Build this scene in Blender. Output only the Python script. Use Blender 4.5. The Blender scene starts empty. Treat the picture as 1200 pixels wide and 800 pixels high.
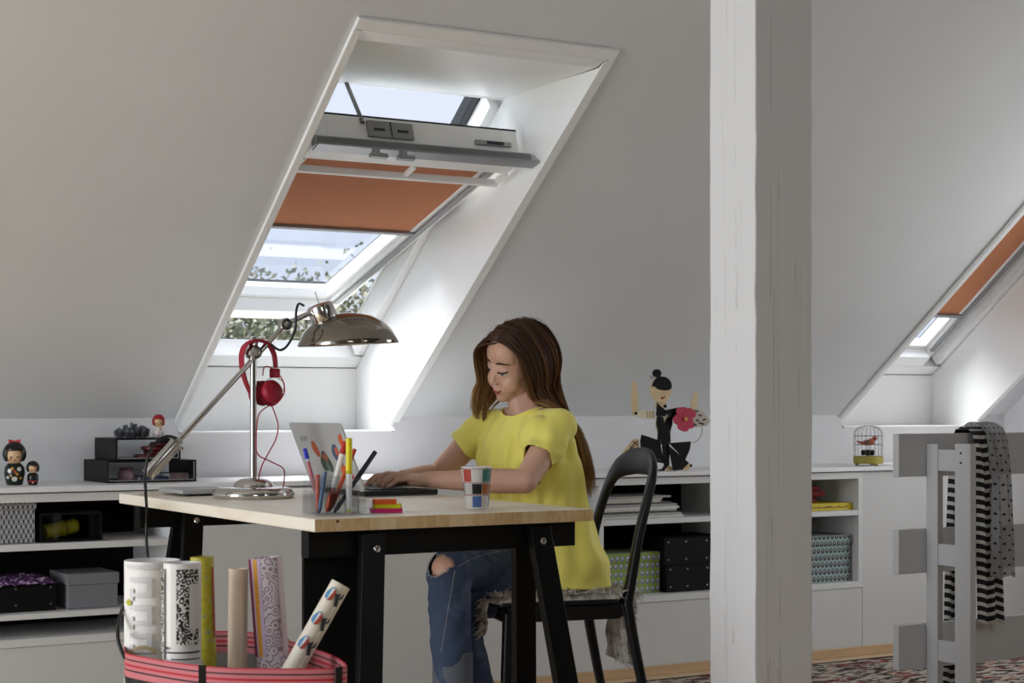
import bpy, bmesh, math, random
import numpy as np
from mathutils import Vector, Matrix
random.seed(7); np.random.seed(7)
SC = bpy.context.scene
COL = SC.collection
PI = math.pi

# ------------------------------------------------------------------ camera
F_PX, HORIZON, CAM_Z, YAW = 2050.0, 474.0, 1.0, math.radians(31.1)
cam_d = bpy.data.cameras.new('camera'); cam = bpy.data.objects.new('camera', cam_d); COL.objects.link(cam)
cam.location = (0, 0, CAM_Z); cam.rotation_euler = (PI/2, 0, -YAW)
cam_d.sensor_width = 36; cam_d.lens = F_PX/1200*36; cam_d.shift_y = (HORIZON-400)/1200
cam_d.clip_start = .05; cam_d.clip_end = 300
cam_d.dof.use_dof = True; cam_d.dof.focus_distance = 4.9; cam_d.dof.aperture_fstop = 9.0
SC.camera = cam
# ------------------------------------------------------------------ world, sun, daylight
world = bpy.data.worlds.new('sky'); SC.world = world; world.use_nodes = True
bgn = world.node_tree.nodes['Background']
bgn.inputs[0].default_value = (.72, .78, .92, 1); bgn.inputs[1].default_value = .80
sun_d = bpy.data.lights.new('sun', 'SUN'); sun = bpy.data.objects.new('sun', sun_d); COL.objects.link(sun)
sun_d.energy = 9.5; sun_d.angle = math.radians(48); sun_d.color = (1, .98, .95)
sun.rotation_euler = Vector((.24, -.38, -.89)).to_track_quat('-Z', 'Y').to_euler()
def area(name, loc, direction, sx, sy, power, col=(1, 1, 1)):
    d = bpy.data.lights.new(name, 'AREA'); d.shape = 'RECTANGLE'; d.size = sx; d.size_y = sy; d.energy = power; d.color = col
    o = bpy.data.objects.new(name, d); COL.objects.link(o); o.location = loc
    o.rotation_euler = Vector(direction).to_track_quat('-Z', 'Z').to_euler(); return o
# daylight of the big gable window in the left wall
area('gable_daylight', (-2.55, 3.4, 1.3), (1, 0, 0), 2.6, 1.8, 80, (.89, .95, 1))
# added fill lamp at the right wall, out of view, to brighten the ceiling
area('right_fill', (5.97, 3.9, 1.35), (-1, 0, 0), 1.3, 1.1, 17, (.93, .97, 1))
# two added fill lamps behind the camera, raising the room's overall light
for n_, x_ in (('opposite_fill', .6), ('opposite_fill_far', 3.0)):
    o_ = area(n_, (x_, .32, 2.15), (0, .616, -.788), .8, 1.2, 7, (.93, .97, 1)); o_.rotation_euler = (math.radians(38), 0, 0)
for n_, xa, xb in (('skylight_portal', 2.14, 2.86), ('skylight_portal_far', 5.10, 5.82)):
    po = area(n_, ((xa+xb)/2, 5.3925+.08, 1.5625+.10), (-.616, -.788*1, -.0), xb-xa, 1.3, 1)
    po.rotation_euler = Vector((0, -.616, -.788)).to_track_quat('-Z', 'X').to_euler()
    po.data.size, po.data.size_y = xb-xa, 1.3
    po.rotation_euler = (-math.radians(38), 0, 0)
    po.data.cycles.is_portal = True
vs = SC.view_settings
SC.display_settings.display_device = 'sRGB'
vs.view_transform = 'Standard'; vs.look = 'None'; vs.gamma = 1; vs.exposure = 0.44; vs.use_curve_mapping = False

# ------------------------------------------------------------------ helpers
CY, SY = math.cos(YAW), math.sin(YAW)
def P(px, py, X=None, Y=None, Z=None, d=None):
    """photo pixel -> point in the room on the plane X=, Y=, Z= or at depth d"""
    u = (px-600)/F_PX; v = (HORIZON-py)/F_PX
    dx, dy, dz = SY+u*CY, CY-u*SY, v
    if X is not None: d = X/dx
    elif Y is not None: d = Y/dy
    elif Z is not None: d = (Z-CAM_Z)/dz
    return Vector((dx*d, dy*d, CAM_Z+dz*d))
def lin(c):
    if isinstance(c, str):
        c = tuple(int(c[i:i+2], 16)/255 for i in (0, 2, 4))
        c = tuple(x/12.92 if x <= .04045 else ((x+.055)/1.055)**2.4 for x in c)
    return (c[0], c[1], c[2], 1)
class NT:
    def __init__(s, name):
        s.m = bpy.data.materials.new(name); s.m.use_nodes = True
        s.t = s.m.node_tree; s.b = s.t.nodes['Principled BSDF']
    def n(s, typ, ins=(), **kw):
        o = s.t.nodes.new(typ)
        for k, v in kw.items(): setattr(o, k, v)
        for k, v in (ins.items() if isinstance(ins, dict) else enumerate(ins)): s.set(o.inputs[k], v)
        return o
    def set(s, sock, v):
        if hasattr(v, 'is_output'): s.t.links.new(v, sock)
        elif v is not None: sock.default_value = v
    def m_(s, op, a, b=0.0, c=None):
        o = s.n('ShaderNodeMath', [a, b] + ([c] if c is not None else []), operation=op); return o.outputs[0]
    def mix(s, f, a, b):
        o = s.n('ShaderNodeMix', data_type='RGBA')
        s.set(o.inputs[0], f); s.set(o.inputs[6], a); s.set(o.inputs[7], b); return o.outputs[2]
    def coord(s, which='Object'): return s.n('ShaderNodeTexCoord').outputs[which]
    def sep(s, v): return s.n('ShaderNodeSeparateXYZ', [v]).outputs
    def noise(s, vec, scale, detail=3, rough=.5, dist=0):
        o = s.n('ShaderNodeTexNoise'); s.set(o.inputs['Vector'], vec); o.inputs['Scale'].default_value = scale
        o.inputs['Detail'].default_value = detail; o.inputs['Roughness'].default_value = rough; o.inputs['Distortion'].default_value = dist
        return o.outputs['Fac']
    def mapv(s, vec, scale=(1, 1, 1), rot=(0, 0, 0)):
        o = s.n('ShaderNodeMapping'); s.set(o.inputs['Vector'], vec); o.inputs['Scale'].default_value = scale; o.inputs['Rotation'].default_value = rot; return o.outputs[0]
    def ramp(s, f, stops):
        o = s.n('ShaderNodeValToRGB', [f]); e = o.color_ramp.elements
        while len(e) < len(stops): e.new(.5)
        for k, (p, c) in enumerate(stops): e[k].position = p; e[k].color = c
        return o.outputs[0]
    def bump(s, h, strength=.2, dist=.002):
        o = s.n('ShaderNodeBump'); o.inputs['Strength'].default_value = strength; o.inputs['Distance'].default_value = dist
        s.set(o.inputs['Height'], h); s.t.links.new(o.outputs[0], s.b.inputs['Normal'])
    def fin(s, col=None, rough=None, metal=None, **kw):
        if col is not None: s.set(s.b.inputs['Base Color'], col)
        if rough is not None: s.set(s.b.inputs['Roughness'], rough)
        if metal is not None: s.set(s.b.inputs['Metallic'], metal)
        for k, v in kw.items(): s.set(s.b.inputs[k.replace('_', ' ')], v)
        return s.m
MATS = {}
def mat(name, col, rough=.5, metal=0, var=.06, vscale=6, bump=0, bscale=200, bdist=.001, stretch=(1, 1, 1), **kw):
    """plain procedural material: a colour with a little noise in tone, and fine relief"""
    if name in MATS: return MATS[name]
    t = NT(name); c = lin(col); v = t.mapv(t.coord(), stretch)
    nz = t.noise(v, vscale, 4)
    dk = tuple(x*(1-var) for x in c[:3])+(1,); lt = tuple(min(1, x*(1+var)) for x in c[:3])+(1,)
    t.fin(t.ramp(nz, [(.3, dk), (.7, lt)]), rough, metal, **kw)
    if bump: t.bump(t.noise(v, bscale, 3), bump, bdist)
    MATS[name] = t.m; return t.m

ORG = {}
def org(o):
    while o is not None:
        if o in ORG: return ORG[o]
        o = o.parent
    return Vector((0, 0, 0))
def tag(o, label=None, cat=None, group=None, kind=None):
    if label: o['label'] = label
    if cat: o['category'] = cat
    if group: o['group'] = group
    if kind: o['kind'] = kind
    return o
def thing(name, loc, label=None, cat=None, group=None, kind=None):
    o = bpy.data.objects.new(name, None); COL.objects.link(o); o.location = loc; o.empty_display_size = .05
    ORG[o] = Vector(loc); return tag(o, label, cat, group, kind)
def frames(pts):
    T = []
    for i in range(len(pts)):
        a = pts[max(0, i-1)]; b = pts[min(len(pts)-1, i+1)]; T.append((b-a).normalized())
    u = T[0].orthogonal().normalized(); out = []
    for t in T:
        u = (u-t*u.dot(t)); u = u.normalized() if u.length > 1e-6 else t.orthogonal().normalized()
        out.append((u, t.cross(u)))
    return out
def catmull(pts, n=8, closed=False):
    pts = [Vector(p) for p in pts]; out = []
    N = len(pts); rng = range(N if closed else N-1)
    for i in rng:
        if closed: p0, p1, p2, p3 = pts[(i-1) % N], pts[i], pts[(i+1) % N], pts[(i+2) % N]
        else: p0, p1, p2, p3 = pts[max(0, i-1)], pts[i], pts[i+1], pts[min(N-1, i+2)]
        for k in range(n):
            t = k/n
            out.append(.5*((2*p1)+(p2-p0)*t+(2*p0-5*p1+4*p2-p3)*t*t+(3*p1-p0-3*p2+p3)*t**3))
    if not closed: out.append(pts[-1].copy())
    return out
class MB:
    def __init__(s): s.v = []; s.f = []; s.uv = None
    def add(s, vs, fs):
        k = len(s.v); s.v += [Vector(v) for v in vs]; s.f += [tuple(i+k for i in f) for f in fs]; return s
    def obox(s, c, ax, h):
        c = Vector(c); ax = [Vector(a) for a in ax]
        vs = [c+ax[0]*h[0]*i+ax[1]*h[1]*j+ax[2]*h[2]*k for i in (-1, 1) for j in (-1, 1) for k in (-1, 1)]
        fs = [(0, 1, 3, 2), (4, 6, 7, 5), (0, 4, 5, 1), (2, 3, 7, 6), (0, 2, 6, 4), (1, 5, 7, 3)]
        if ax[0].cross(ax[1]).dot(ax[2]) < 0: fs = [f[::-1] for f in fs]
        return s.add(vs, fs)
    def box(s, x0, x1, y0, y1, z0, z1):
        return s.obox(((x0+x1)/2, (y0+y1)/2, (z0+z1)/2), ((1, 0, 0), (0, 1, 0), (0, 0, 1)), (abs(x1-x0)/2, abs(y1-y0)/2, abs(z1-z0)/2))
    def bar(s, a, b, w, h, up=(0, 0, 1)):
        a = Vector(a); b = Vector(b); t = (b-a).normalized(); u = Vector(up); sd = t.cross(u).normalized(); u = sd.cross(t)
        return s.obox((a+b)/2, (t, sd, u), ((b-a).length/2, w/2, h/2))
    def prism(s, poly, o, ax, ay, az, t):
        """polygon (x,y) in plane (ax,ay) at o, extruded by t along az"""
        o, ax, ay, az = Vector(o), Vector(ax), Vector(ay), Vector(az)
        n = len(poly); area2 = sum(poly[i][0]*poly[(i+1) % n][1]-poly[(i+1) % n][0]*poly[i][1] for i in range(n))
        if (area2 > 0) == (ax.cross(ay).dot(az)*t > 0): poly = poly[::-1]
        vs = [o+ax*p[0]+ay*p[1] for p in poly]; vs += [v+az*t for v in vs]
        fs = [tuple(range(n)), tuple(range(2*n-1, n-1, -1))]+[((i+1) % n, i, i+n, (i+1) % n+n) for i in range(n)]
        return s.add(vs, fs)
    def yz(s, poly, x0, x1): return s.prism(poly, (x0, 0, 0), (0, 1, 0), (0, 0, 1), (1, 0, 0), x1-x0)
    def tube(s, pts, r, n=10, caps=True, closed=False):
        pts = [Vector(p) for p in pts]; R = r if isinstance(r, (list, tuple)) else [r]*len(pts)
        fr = frames(pts); vs = []
        for p, rr, (u, w) in zip(pts, R, fr):
            for k in range(n):
                a = 2*PI*k/n; vs.append(p+u*math.cos(a)*rr+w*math.sin(a)*rr)
        fs = []; m = len(pts)
        for i in range(m if closed else m-1):
            j = (i+1) % m
            for k in range(n): fs.append((i*n+k, i*n+(k+1) % n, j*n+(k+1) % n, j*n+k))
        if caps and not closed: fs += [tuple(range(n-1, -1, -1)), tuple(range((m-1)*n, m*n))]
        return s.add(vs, fs)
    def lathe(s, prof, c, n=32, axis=(0, 0, 1), caps=True):
        c = Vector(c); t = Vector(axis).normalized(); u = t.orthogonal().normalized(); w = t.cross(u); vs = []; fs = []
        for (r, h) in prof:
            for k in range(n):
                a = 2*PI*k/n; vs.append(c+t*h+(u*math.cos(a)+w*math.sin(a))*max(r, 1e-5))
        for i in range(len(prof)-1):
            for k in range(n): fs.append((i*n+k, i*n+(k+1) % n, (i+1)*n+(k+1) % n, (i+1)*n+k))
        if caps: fs += [tuple(range(n-1, -1, -1)), tuple(range((len(prof)-1)*n, len(prof)*n))]
        return s.add(vs, fs)
    def ell(s, c, r, n=16, m=10, M=None):
        c = Vector(c); vs = []; fs = []
        for i in range(m+1):
            th = PI*i/m
            for k in range(n):
                a = 2*PI*k/n; v = Vector((math.sin(th)*math.cos(a)*r[0], math.sin(th)*math.sin(a)*r[1], math.cos(th)*r[2]))
                if i in (0, m): v = Vector((1e-5*math.cos(a), 1e-5*math.sin(a), v.z))
                vs.append(c+(M @ v if M else v))
        for i in range(m):
            for k in range(n): fs.append((i*n+k, (i+1)*n+k, (i+1)*n+(k+1) % n, i*n+(k+1) % n))
        fs += [tuple(range(n)), tuple(m*n+k for k in range(n-1, -1, -1))]
        return s.add(vs, fs)
    def capsule(s, a, ra, b, rb, n=22, m=6):
        a, b = Vector(a), Vector(b); L = (b-a).length; t = (b-a).normalized(); pr = []
        for i in range(m+1):
            th = PI/2*(1-i/m); pr.append((ra*math.cos(th), -ra*math.sin(th)))
        for i in range(m+1):
            th = PI/2*i/m; pr.append((rb*math.cos(th), L+rb*math.sin(th)))
        return s.lathe(pr, a, n, t)
    def build(s, name, material, parent=None, smooth=False, bevel=0, label=None, cat=None, group=None, kind=None, world=True, segs=2):
        o0 = org(parent) if world else Vector((0, 0, 0))
        pts = [v-o0 for v in s.v]; loc = None
        if parent is None and kind != 'structure' and pts:
            c = Vector((sum(v.x for v in pts)/len(pts), sum(v.y for v in pts)/len(pts), min(v.z for v in pts)))
            loc = c; pts = [v-c for v in pts]
        me = bpy.data.meshes.new(name); me.from_pydata([tuple(v) for v in pts], [], s.f); me.update()
        if s.uv:
            ul = me.uv_layers.new(name='UVMap')
            for l in me.loops: ul.data[l.index].uv = s.uv[l.vertex_index]
        me.materials.append(material)
        if smooth:
            me.polygons.foreach_set('use_smooth', [True]*len(me.polygons))
            me.set_sharp_from_angle(angle=math.radians(40 if smooth is True else smooth))
        o = bpy.data.objects.new(name, me); COL.objects.link(o)
        if loc is not None: o.location = loc; ORG[o] = loc
        if parent is not None: o.parent = parent
        if bevel:
            md = o.modifiers.new('bevel', 'BEVEL'); md.width = bevel; md.segments = segs; md.limit_method = 'ANGLE'; md.angle_limit = math.radians(50)
        return tag(o, label, cat, group, kind)
def copy_tree(o, parent=None):
    c = o.copy(); COL.objects.link(c); c.parent = parent
    if o in ORG: ORG[c] = ORG[o].copy()
    for ch in list(o.children): copy_tree(ch, c)
    return c

# ------------------------------------------------------------------ common materials
WALL = mat('wall_paint', 'dddcdd', .75, var=.02, vscale=3, bump=.12, bscale=420, bdist=.0006)
CEIL = mat('ceiling_paint', 'dadbdb', .8, var=.025, vscale=2.2, bump=.25, bscale=260, bdist=.0009)
WHITE = mat('white_lacquer', 'e9e9ea', .38, var=.015, vscale=8)
SHELFW = mat('shelf_lacquer', 'dcdcdb', .45, var=.02, vscale=8)
WINW = mat('window_white', 'f1f1ef', .3, var=.01)
BLACK = mat('black_powder_coat', '050505', .5, var=.2, vscale=30, Specular_IOR_Level=.22)
BLACKBOARD = mat('black_board', '070707', .65, var=.2, vscale=20, bump=.1, Specular_IOR_Level=.2)
CHROME = mat('chrome', 'd2d0cd', .06, 1, var=.02)
STEEL = mat('brushed_steel', 'b5b3b0', .28, 1, var=.05, vscale=60)
ALU = mat('aluminium_grey', '9b9c9d', .38, .75, var=.04)
ALUD = mat('dark_cladding', '33363a', .45, .5, var=.08)
RUBBER = mat('black_cable', '060606', .4, var=.1)
def glass_mat(name, tint=(1, 1, 1, 1), ior=1.45, refl=1.0):
    t = NT(name); out = t.t.nodes['Material Output']
    fr = t.n('ShaderNodeFresnel'); fr.inputs['IOR'].default_value = ior
    tr = t.n('ShaderNodeBsdfTransparent', [tint]); gl = t.n('ShaderNodeBsdfGlossy'); gl.inputs['Roughness'].default_value = .02
    front = t.m_('SUBTRACT', 1.0, t.n('ShaderNodeNewGeometry').outputs['Backfacing'])
    mx = t.n('ShaderNodeMixShader', [t.m_('MULTIPLY', t.m_('MULTIPLY', fr.outputs[0], front), refl), tr.outputs[0], gl.outputs[0]])
    t.t.links.new(mx.outputs[0], out.inputs['Surface']); MATS[name] = t.m; return t.m
GLASS = glass_mat('window_glass', (.95, .97, 1, 1))
ACRYL = glass_mat('clear_acrylic', (.93, .94, .95, 1), 1.5, 1.0)

# ------------------------------------------------------------------ room shell
TAN = math.tan(math.radians(38)); CO, SI = math.cos(math.radians(38)), math.sin(math.radians(38))
KY, KZ = 5.65, .955                              # top of the knee wall
RY = 2.2; RZ = KZ+(KY-RY)*TAN                     # ridge
XL, XR = -2.65, 6.02
def slope(y): return KZ+(KY-y)*TAN
TH = .42/CO
FB = (5.94, 1.135); FL = 1.39                     # window frame: lower inner edge and slope length
FT = (FB[0]-CO*FL, FB[1]+SI*FL)
def fp(s, n=0): return (FB[0]-CO*s+SI*n, FB[1]+SI*s+CO*n)
OT = 4.30                                         # top of the openings in the ceiling
WIN = ((2.09, 2.91), (5.05, 5.87))
full = [(KY, KZ), (RY, RZ), (RY, RZ+TH), (6.9, slope(6.9)+TH), (6.9, .2), (KY+.07, .2), (KY+.07, KZ-.0)]
low = [(KY+.07, .2), (KY+.07, .902), (FB[0]+.008, .902), (FB[0]+.008, FB[1]), fp(0, .1), (6.9, slope(6.9)+TH), (6.9, .2)]
up = [(OT, slope(OT)), (RY, RZ), (RY, RZ+TH), fp(FL, .1), (FT[0], FT[1]+.008), (OT, slope(OT)+.008)]
m = MB()
for a, b in ((XL, WIN[0][0]), (WIN[0][1], WIN[1][0]), (WIN[1][1], XR+.1)): m.yz(full, a, b)
for a, b in WIN: m.yz(low, a, b); m.yz(up, a, b)
m.build('ceiling', CEIL, kind='structure')
BY = -1.25
back = [(BY, KZ), (RY, RZ), (RY, RZ+.3), (BY-.4, KZ), (BY-.4, .0), (BY, .0)]
MB().yz(back, XL, XR+.1).build('ceiling_opposite', mat('opposite_dark', '706e6b', .7, var=.15, vscale=4), kind='structure')  # unseen slope, coloured dark to cut the light it bounces back
m = MB()
for a, b, z in ((XL, WIN[0][0], KZ), (WIN[0][0], WIN[0][1], .902), (WIN[0][1], WIN[1][0], KZ), (WIN[1][0], WIN[1][1], .902), (WIN[1][1], XR, KZ)):
    m.box(a, b, KY, KY+.07, .0, z)
m.build('wall_back', WALL, kind='structure')
gab = [(BY-.4, 0), (KY+.1, 0), (KY+.1, KZ), (RY, RZ+.1), (BY-.4, KZ)]
MB().yz(gab, XR, XR+.1).build('wall_right', WALL, kind='structure')
m = MB()
m.yz([(BY-.4, 0), (1.0, 0), (1.0, 3.0), (BY-.4, KZ)], XL-.1, XL).yz([(4.8, 0), (KY+.1, 0), (KY+.1, KZ), (4.8, 1.65)], XL-.1, XL)
m.yz([(1.0, 2.5), (3.7, 2.5), (RY, RZ+.2), (1.0, 2.7)], XL-.1, XL).box(XL-.1, XL, 1.0, 4.8, 0, .38)
m.build('wall_left', WALL, kind='structure')
# floor: pine boards
t = NT('pine_floor'); v = t.coord(); s_ = t.sep(v)
gr = t.noise(t.mapv(v, (2, 28, 28)), 3, 6, .6, .6)
t.fin(t.ramp(gr, [(.25, lin('c4a682')), (.6, lin('d3ba98')), (.85, lin('decbb0'))]), .42); t.bump(gr, .08)
PINEF = t.m
flo = thing('floor', (0, 0, 0), kind='structure')
for k in range(38):
    y0 = -1.25+k*.185
    MB().box(XL, XR, y0+.0012, min(y0+.1838, 5.66), -.02, 0).build('plank', PINEF, flo, bevel=.0012, segs=1)
MB().box(XL-.1, XR+.1, BY-.4, KY+.1, -.12, -.021).build('subfloor', PINEF, flo)
# pine skirting at the foot of the built-in units
MB().box(.6, XR, 5.255, 5.27, 0, .036).build('baseboard_back', mat('pine_trim', 'c8a780', .45, var=.1, vscale=5, stretch=(1, 8, 8)), kind='structure', bevel=.002)

# ------------------------------------------------------------------ windows
def win(idx, x0, x1, ang, C, blind_a, W2=False):
    w = thing('window_%d' % idx, (x0, FB[0], FB[1]), kind='structure')
    # lining boards
    t_ = .012; off = .014
    def so(y): return (y-SI*off, slope(y)-CO*off)
    jamb = [so(KY+.02), so(OT-.02), (OT+.01, FT[1]+.006), (FT[0], FT[1]+.004), FB, (FB[0], .905), (KY-.012, .905)]
    MB().yz(jamb, x0, x0+t_).build('lining_panel', WINW, w, bevel=.001)
    MB().yz(jamb, x1-t_, x1).build('lining_panel', WINW, w, bevel=.001)
    MB().yz([so(OT-.02), (OT-.02, slope(OT-.02)+.012), (FT[0], FT[1]+.008), (FT[0], FT[1]-.003), (OT+.02, slope(OT)-.010)], x0+t_, x1-t_).build('lining_panel', WINW, w)
    MB().yz([(FB[0], FB[1]), (FB[0]+.008, FB[1]), (FB[0]+.008, .905), (FB[0], .905)], x0+t_, x1-t_).build('lining_panel', WINW, w)
    MB().box(x0+t_, x1-t_, KY-.004, FB[0], .902, .907).build('window_ledge', WINW, w)
    # casing on the ceiling face: thin raised edge around the opening
    for xa, xb in ((x0-.012, x0), (x1, x1+.02)):
        pa, pb = so(KY+.01), so(OT-.02)
        MB().yz([pa, pb, (pb[0]+SI*off, pb[1]+CO*off), (pa[0]+SI*off, pa[1]+CO*off)], xa, xb).build('casing', WINW, w, bevel=.002)
    pa, pb = so(OT-.02), so(OT-.05)
    MB().yz([pa, pb, (pb[0]+SI*off, pb[1]+CO*off), (pa[0]+SI*off, pa[1]+CO*off)], x0-.012, x1+.02).build('casing', WINW, w, bevel=.003)
    # frame
    e = Vector((0, -CO, SI)); n = Vector((0, SI, CO)); X = Vector((1, 0, 0)); B = Vector((0, FB[0], FB[1]))
    def fb(nm, s0, s1, n0, n1, xa, xb, mt, par=w, bev=.003):
        return MB().obox(B+e*(s0+s1)/2+n*(n0+n1)/2+X*(xa+xb)/2, (X, e, n), ((xb-xa)/2, (s1-s0)/2, (n1-n0)/2)).build(nm, mt, par, bevel=bev)
    fb('frame_sill', .0, .06, .004, .085, x0, x1, WINW); fb('frame_head', FL-.018, FL, .004, .1, x0, x1, WINW)
    fb('frame_jamb', .075, FL-.05, .004, .1, x0, x0+.045, WINW); fb('frame_jamb', .075, FL-.05, .004, .1, x1-.045, x1, WINW)
    fb('frame_seal', FL*.62, FL-.02, .07, .098, x1-.052, x1-.0455, RUBBER, bev=0)
    for xa, xb in ((x0-.03, x0+.05), (x1-.05, x1+.03)): fb('cladding', FL*.62, FL+.03, .102, .15, xa, xb, ALUD); fb('cladding', -.03, FL*.62, .102, .108, xa, xb-.0, WINW)
    fb('cladding', FL-.018, FL+.06, .102, .15, x0+.051, x1-.051, ALUD); fb('cladding', -.06, .02, .090, .096, x0+.051, x1-.051, ALUD)
    # sash
    a = math.radians(ang); E = Vector((0, -math.cos(a), math.sin(a))); N = Vector((0, math.sin(a), math.cos(a)))
    C = Vector((0, C[0], C[1])); H = .655; HL = .655 if W2 else .775; xa, xb = x0+.05, x1-.05
    sash = thing('sash', C); sash.parent = w; sash.location = C-ORG[w]
    def sb(nm, a0, a1, n0, n1, p, q, mt, par=sash, bev=.003):
        return MB().obox(C+E*(a0+a1)/2+N*(n0+n1)/2+X*(p+q)/2, (X, E, N), ((q-p)/2, (a1-a0)/2, (n1-n0)/2)).build(nm, mt, par, bevel=bev)
    sb('sash_stile', -HL, H, 0, .075, xa, xa+.06, WINW); sb('sash_stile', -HL, H, 0, .075, xb-.06, xb, WINW)
    sb('sash_rail', -HL, -HL+.085, -.04, .075, xa+.06, xb-.06, WINW); sb('sash_rail', H-.09, H, 0, .075, xa+.06, xb-.06, WINW)
    sb('glazing_bead', -HL+.085, -HL+.105, .012, .05, xa+.06, xb-.06, WINW); sb('glazing_bead', -HL+.105, H-.09, .012, .05, xb-.075, xb-.06, WINW)
    sb('glazing_bead', -HL+.105, H-.09, .012, .05, xa+.06, xa+.075, WINW)
    sb('glass', -HL+.09, H-.09, .052, .058, xa+.06, xb-.06, GLASS, bev=0)
    sb('outer_cladding', -HL-.02, H-.012, .077, .088, xa-.01, xa+.05, ALUD); sb('outer_cladding', -HL-.02, H-.012, .077, .088, xb-.05, xb+.01, ALUD)
    sb('outer_cladding', -HL-.03, -HL+.06, .077, .095, xa+.05, xb-.05, ALUD); sb('outer_cladding', H-.08, H-.012, .077, .088, xa+.05, xb-.05, ALUD)
    # blind
    t = NT('blind_fabric_%d' % idx); cv = t.coord(); t.fin(t.ramp(t.noise(cv, 340, 2), [(.3, lin('d48a62')), (.7, lin('e29a72'))]), .85)
    tr = t.n('ShaderNodeBsdfTranslucent', [lin('d08050')]); mx = t.n('ShaderNodeMixShader', [.25, t.b.outputs[0], tr.outputs[0]])
    t.t.links.new(mx.outputs[0], t.t.nodes['Material Output'].inputs['Surface'])
    sb('blind_fabric', blind_a, H-.04, .0035, .006, xa+.035, xb-.035, t.m, bev=0)
    sb('blind_backing', blind_a, H-.04, .0066, .0074, xa+.035, xb-.035, mat('blind_backing', 'c9c9c8', .8), bev=0)
    sb('blind_bar', blind_a-.018, blind_a, -.008, .010, xa+.02, xb-.02, ALU, bev=.002)
    sb('blind_rail', -HL+.09, H-.06, -.010, .0, xb-.045, xb-.022, ALU, bev=.001); sb('blind_rail', -HL+.09, H-.06, -.010, .0, xa+.022, xa+.045, ALU, bev=.001)
    # top of the sash: rail end, ventilation flap and handle bar
    sb('blind_cassette', H-.085, H-.012, -.035, -.001, xa+.005, xb-.005, WINW, bev=.004)
    sb('handle_bar', H-.165, H-.15, -.045, -.022, xa, xb, WINW, bev=.003)
    for xx in (xa, (xa+xb)/2+.02, xb-.012): sb('handle_bracket', H-.15, H-.085, -.04, -.024, xx, xx+.012, WINW, bev=.002)
    fl = sb('ventilation_flap', H+.001, H+.030, -.040, -.012, xa-.0, xb+.02, ALU, bev=.003)
    sb('flap_groove', H+.028, H+.034, -.046, -.018, xa+.01, xb+.02, mat('flap_grey', '77797b', .45, .4), fl, bev=.001)
    sb('flap_lip', H+.004, H+.052, -.052, -.046, xa+.0, xb+.035, ALU, fl, bev=.001)
    if not W2:
        for xx in (xa+.18, xa+.27):
            sb('flap_hook', H+.03, H+.062, -.075, -.052, xx, xx+.012, ALU, fl, bev=.001); sb('flap_hook', H+.05, H+.066, -.085, -.072, xx-.022, xx+.034, ALU, fl, bev=.001)
        pl = sb('operator_box', H+.0005, H+.012, .008, .062, xa+.190, xa+.345, mat('operator_grey', '8d8d8b', .5, .2), bev=.004)
        for xx in (xa+.228, xa+.307): sb('operator_slot', H+.012, H+.0135, .028, .036, xx-.018, xx+.018, ALUD, pl, bev=0)
        sb('operator_seam', H+.012, H+.0132, .010, .060, xa+.2655, xa+.2695, ALUD, pl, bev=0)
        lk = sb('sash_lock', H+.0005, H+.010, .014, .03, xb-.16, xb-.03, ALU, bev=.002); sb('lock_pin', H+.010, H+.014, .018, .026, xb-.12, xb-.06, ALUD, lk, bev=0)
        # chain from the frame head to the operator
        p0 = B+e*(FL-.018)+n*.03+X*(xa+.200); p1 = C+E*(H+.012)+N*.05+X*(xa+.175)
        m = MB(); k = 34
        for i in range(k):
            p = p0.lerp(p1, (i+.5)/k); tt = (p1-p0).normalized(); sd = X.cross(tt).normalized()
            m.obox(p, (X, tt, sd), (.0055 if i % 2 else .0035, (p1-p0).length/k*.56, .004))
        m.build('chain', mat('chain_steel', '6d6a66', .4, .8), w)
    for xx in (x1-.024,):
        MB().lathe([(.007, 0), (.006, .003), (.0, .004)], B+e*(FL-.16)+n*.0035+X*xx, 14, -n).build('screw_cap', WINW, w, smooth=True)
        MB().lathe([(.007, 0), (.006, .003), (.0, .004)], B+e*(.09)+n*.0035+X*xx, 14, -n).build('screw_cap', WINW, w, smooth=True)
    return w
win(1, *WIN[0], 17.6, (5.32, 1.592), .0)
win(2, *WIN[1], 38.0, (5.395+.03, 1.5625+.035), -.315, True)

# ------------------------------------------------------------------ post
pc = P(885, 400, d=3.6); PW = .153
t = NT('post_paint'); v = t.coord(); cr = t.noise(t.mapv(v, (26, 26, .55)), 1.0, 2)
crack = t.m_('LESS_THAN', t.m_('ABSOLUTE', t.m_('SUBTRACT', cr, .47)), .006)
t.fin(t.mix(t.m_('MULTIPLY', crack, .22), lin('d4d4d5'), lin('77756f')), .6); t.bump(t.noise(t.mapv(v, (60, 60, 3)), 2, 4), .25, .002)
pm = MB(); nz = 60; rr = random.Random(3)
vs_ = []; 
for i in range(nz+1):
    z = 3.2*i/nz
    for (qx, qy) in ((0, 0), (PW, 0), (PW, PW), (0, PW)):
        vs_.append((pc.x+qx+rr.uniform(-.0012, .0012), pc.y+qy+rr.uniform(-.0012, .0012), z))
fs_ = [(3, 2, 1, 0), (nz*4, nz*4+1, nz*4+2, nz*4+3)]
for i in range(nz):
    for k in range(4): fs_.append((i*4+k, i*4+(k+1) % 4, i*4+4+(k+1) % 4, i*4+4+k))
pm.add(vs_, fs_).build('roof_post', t.m, kind='structure', bevel=.003)
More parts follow.
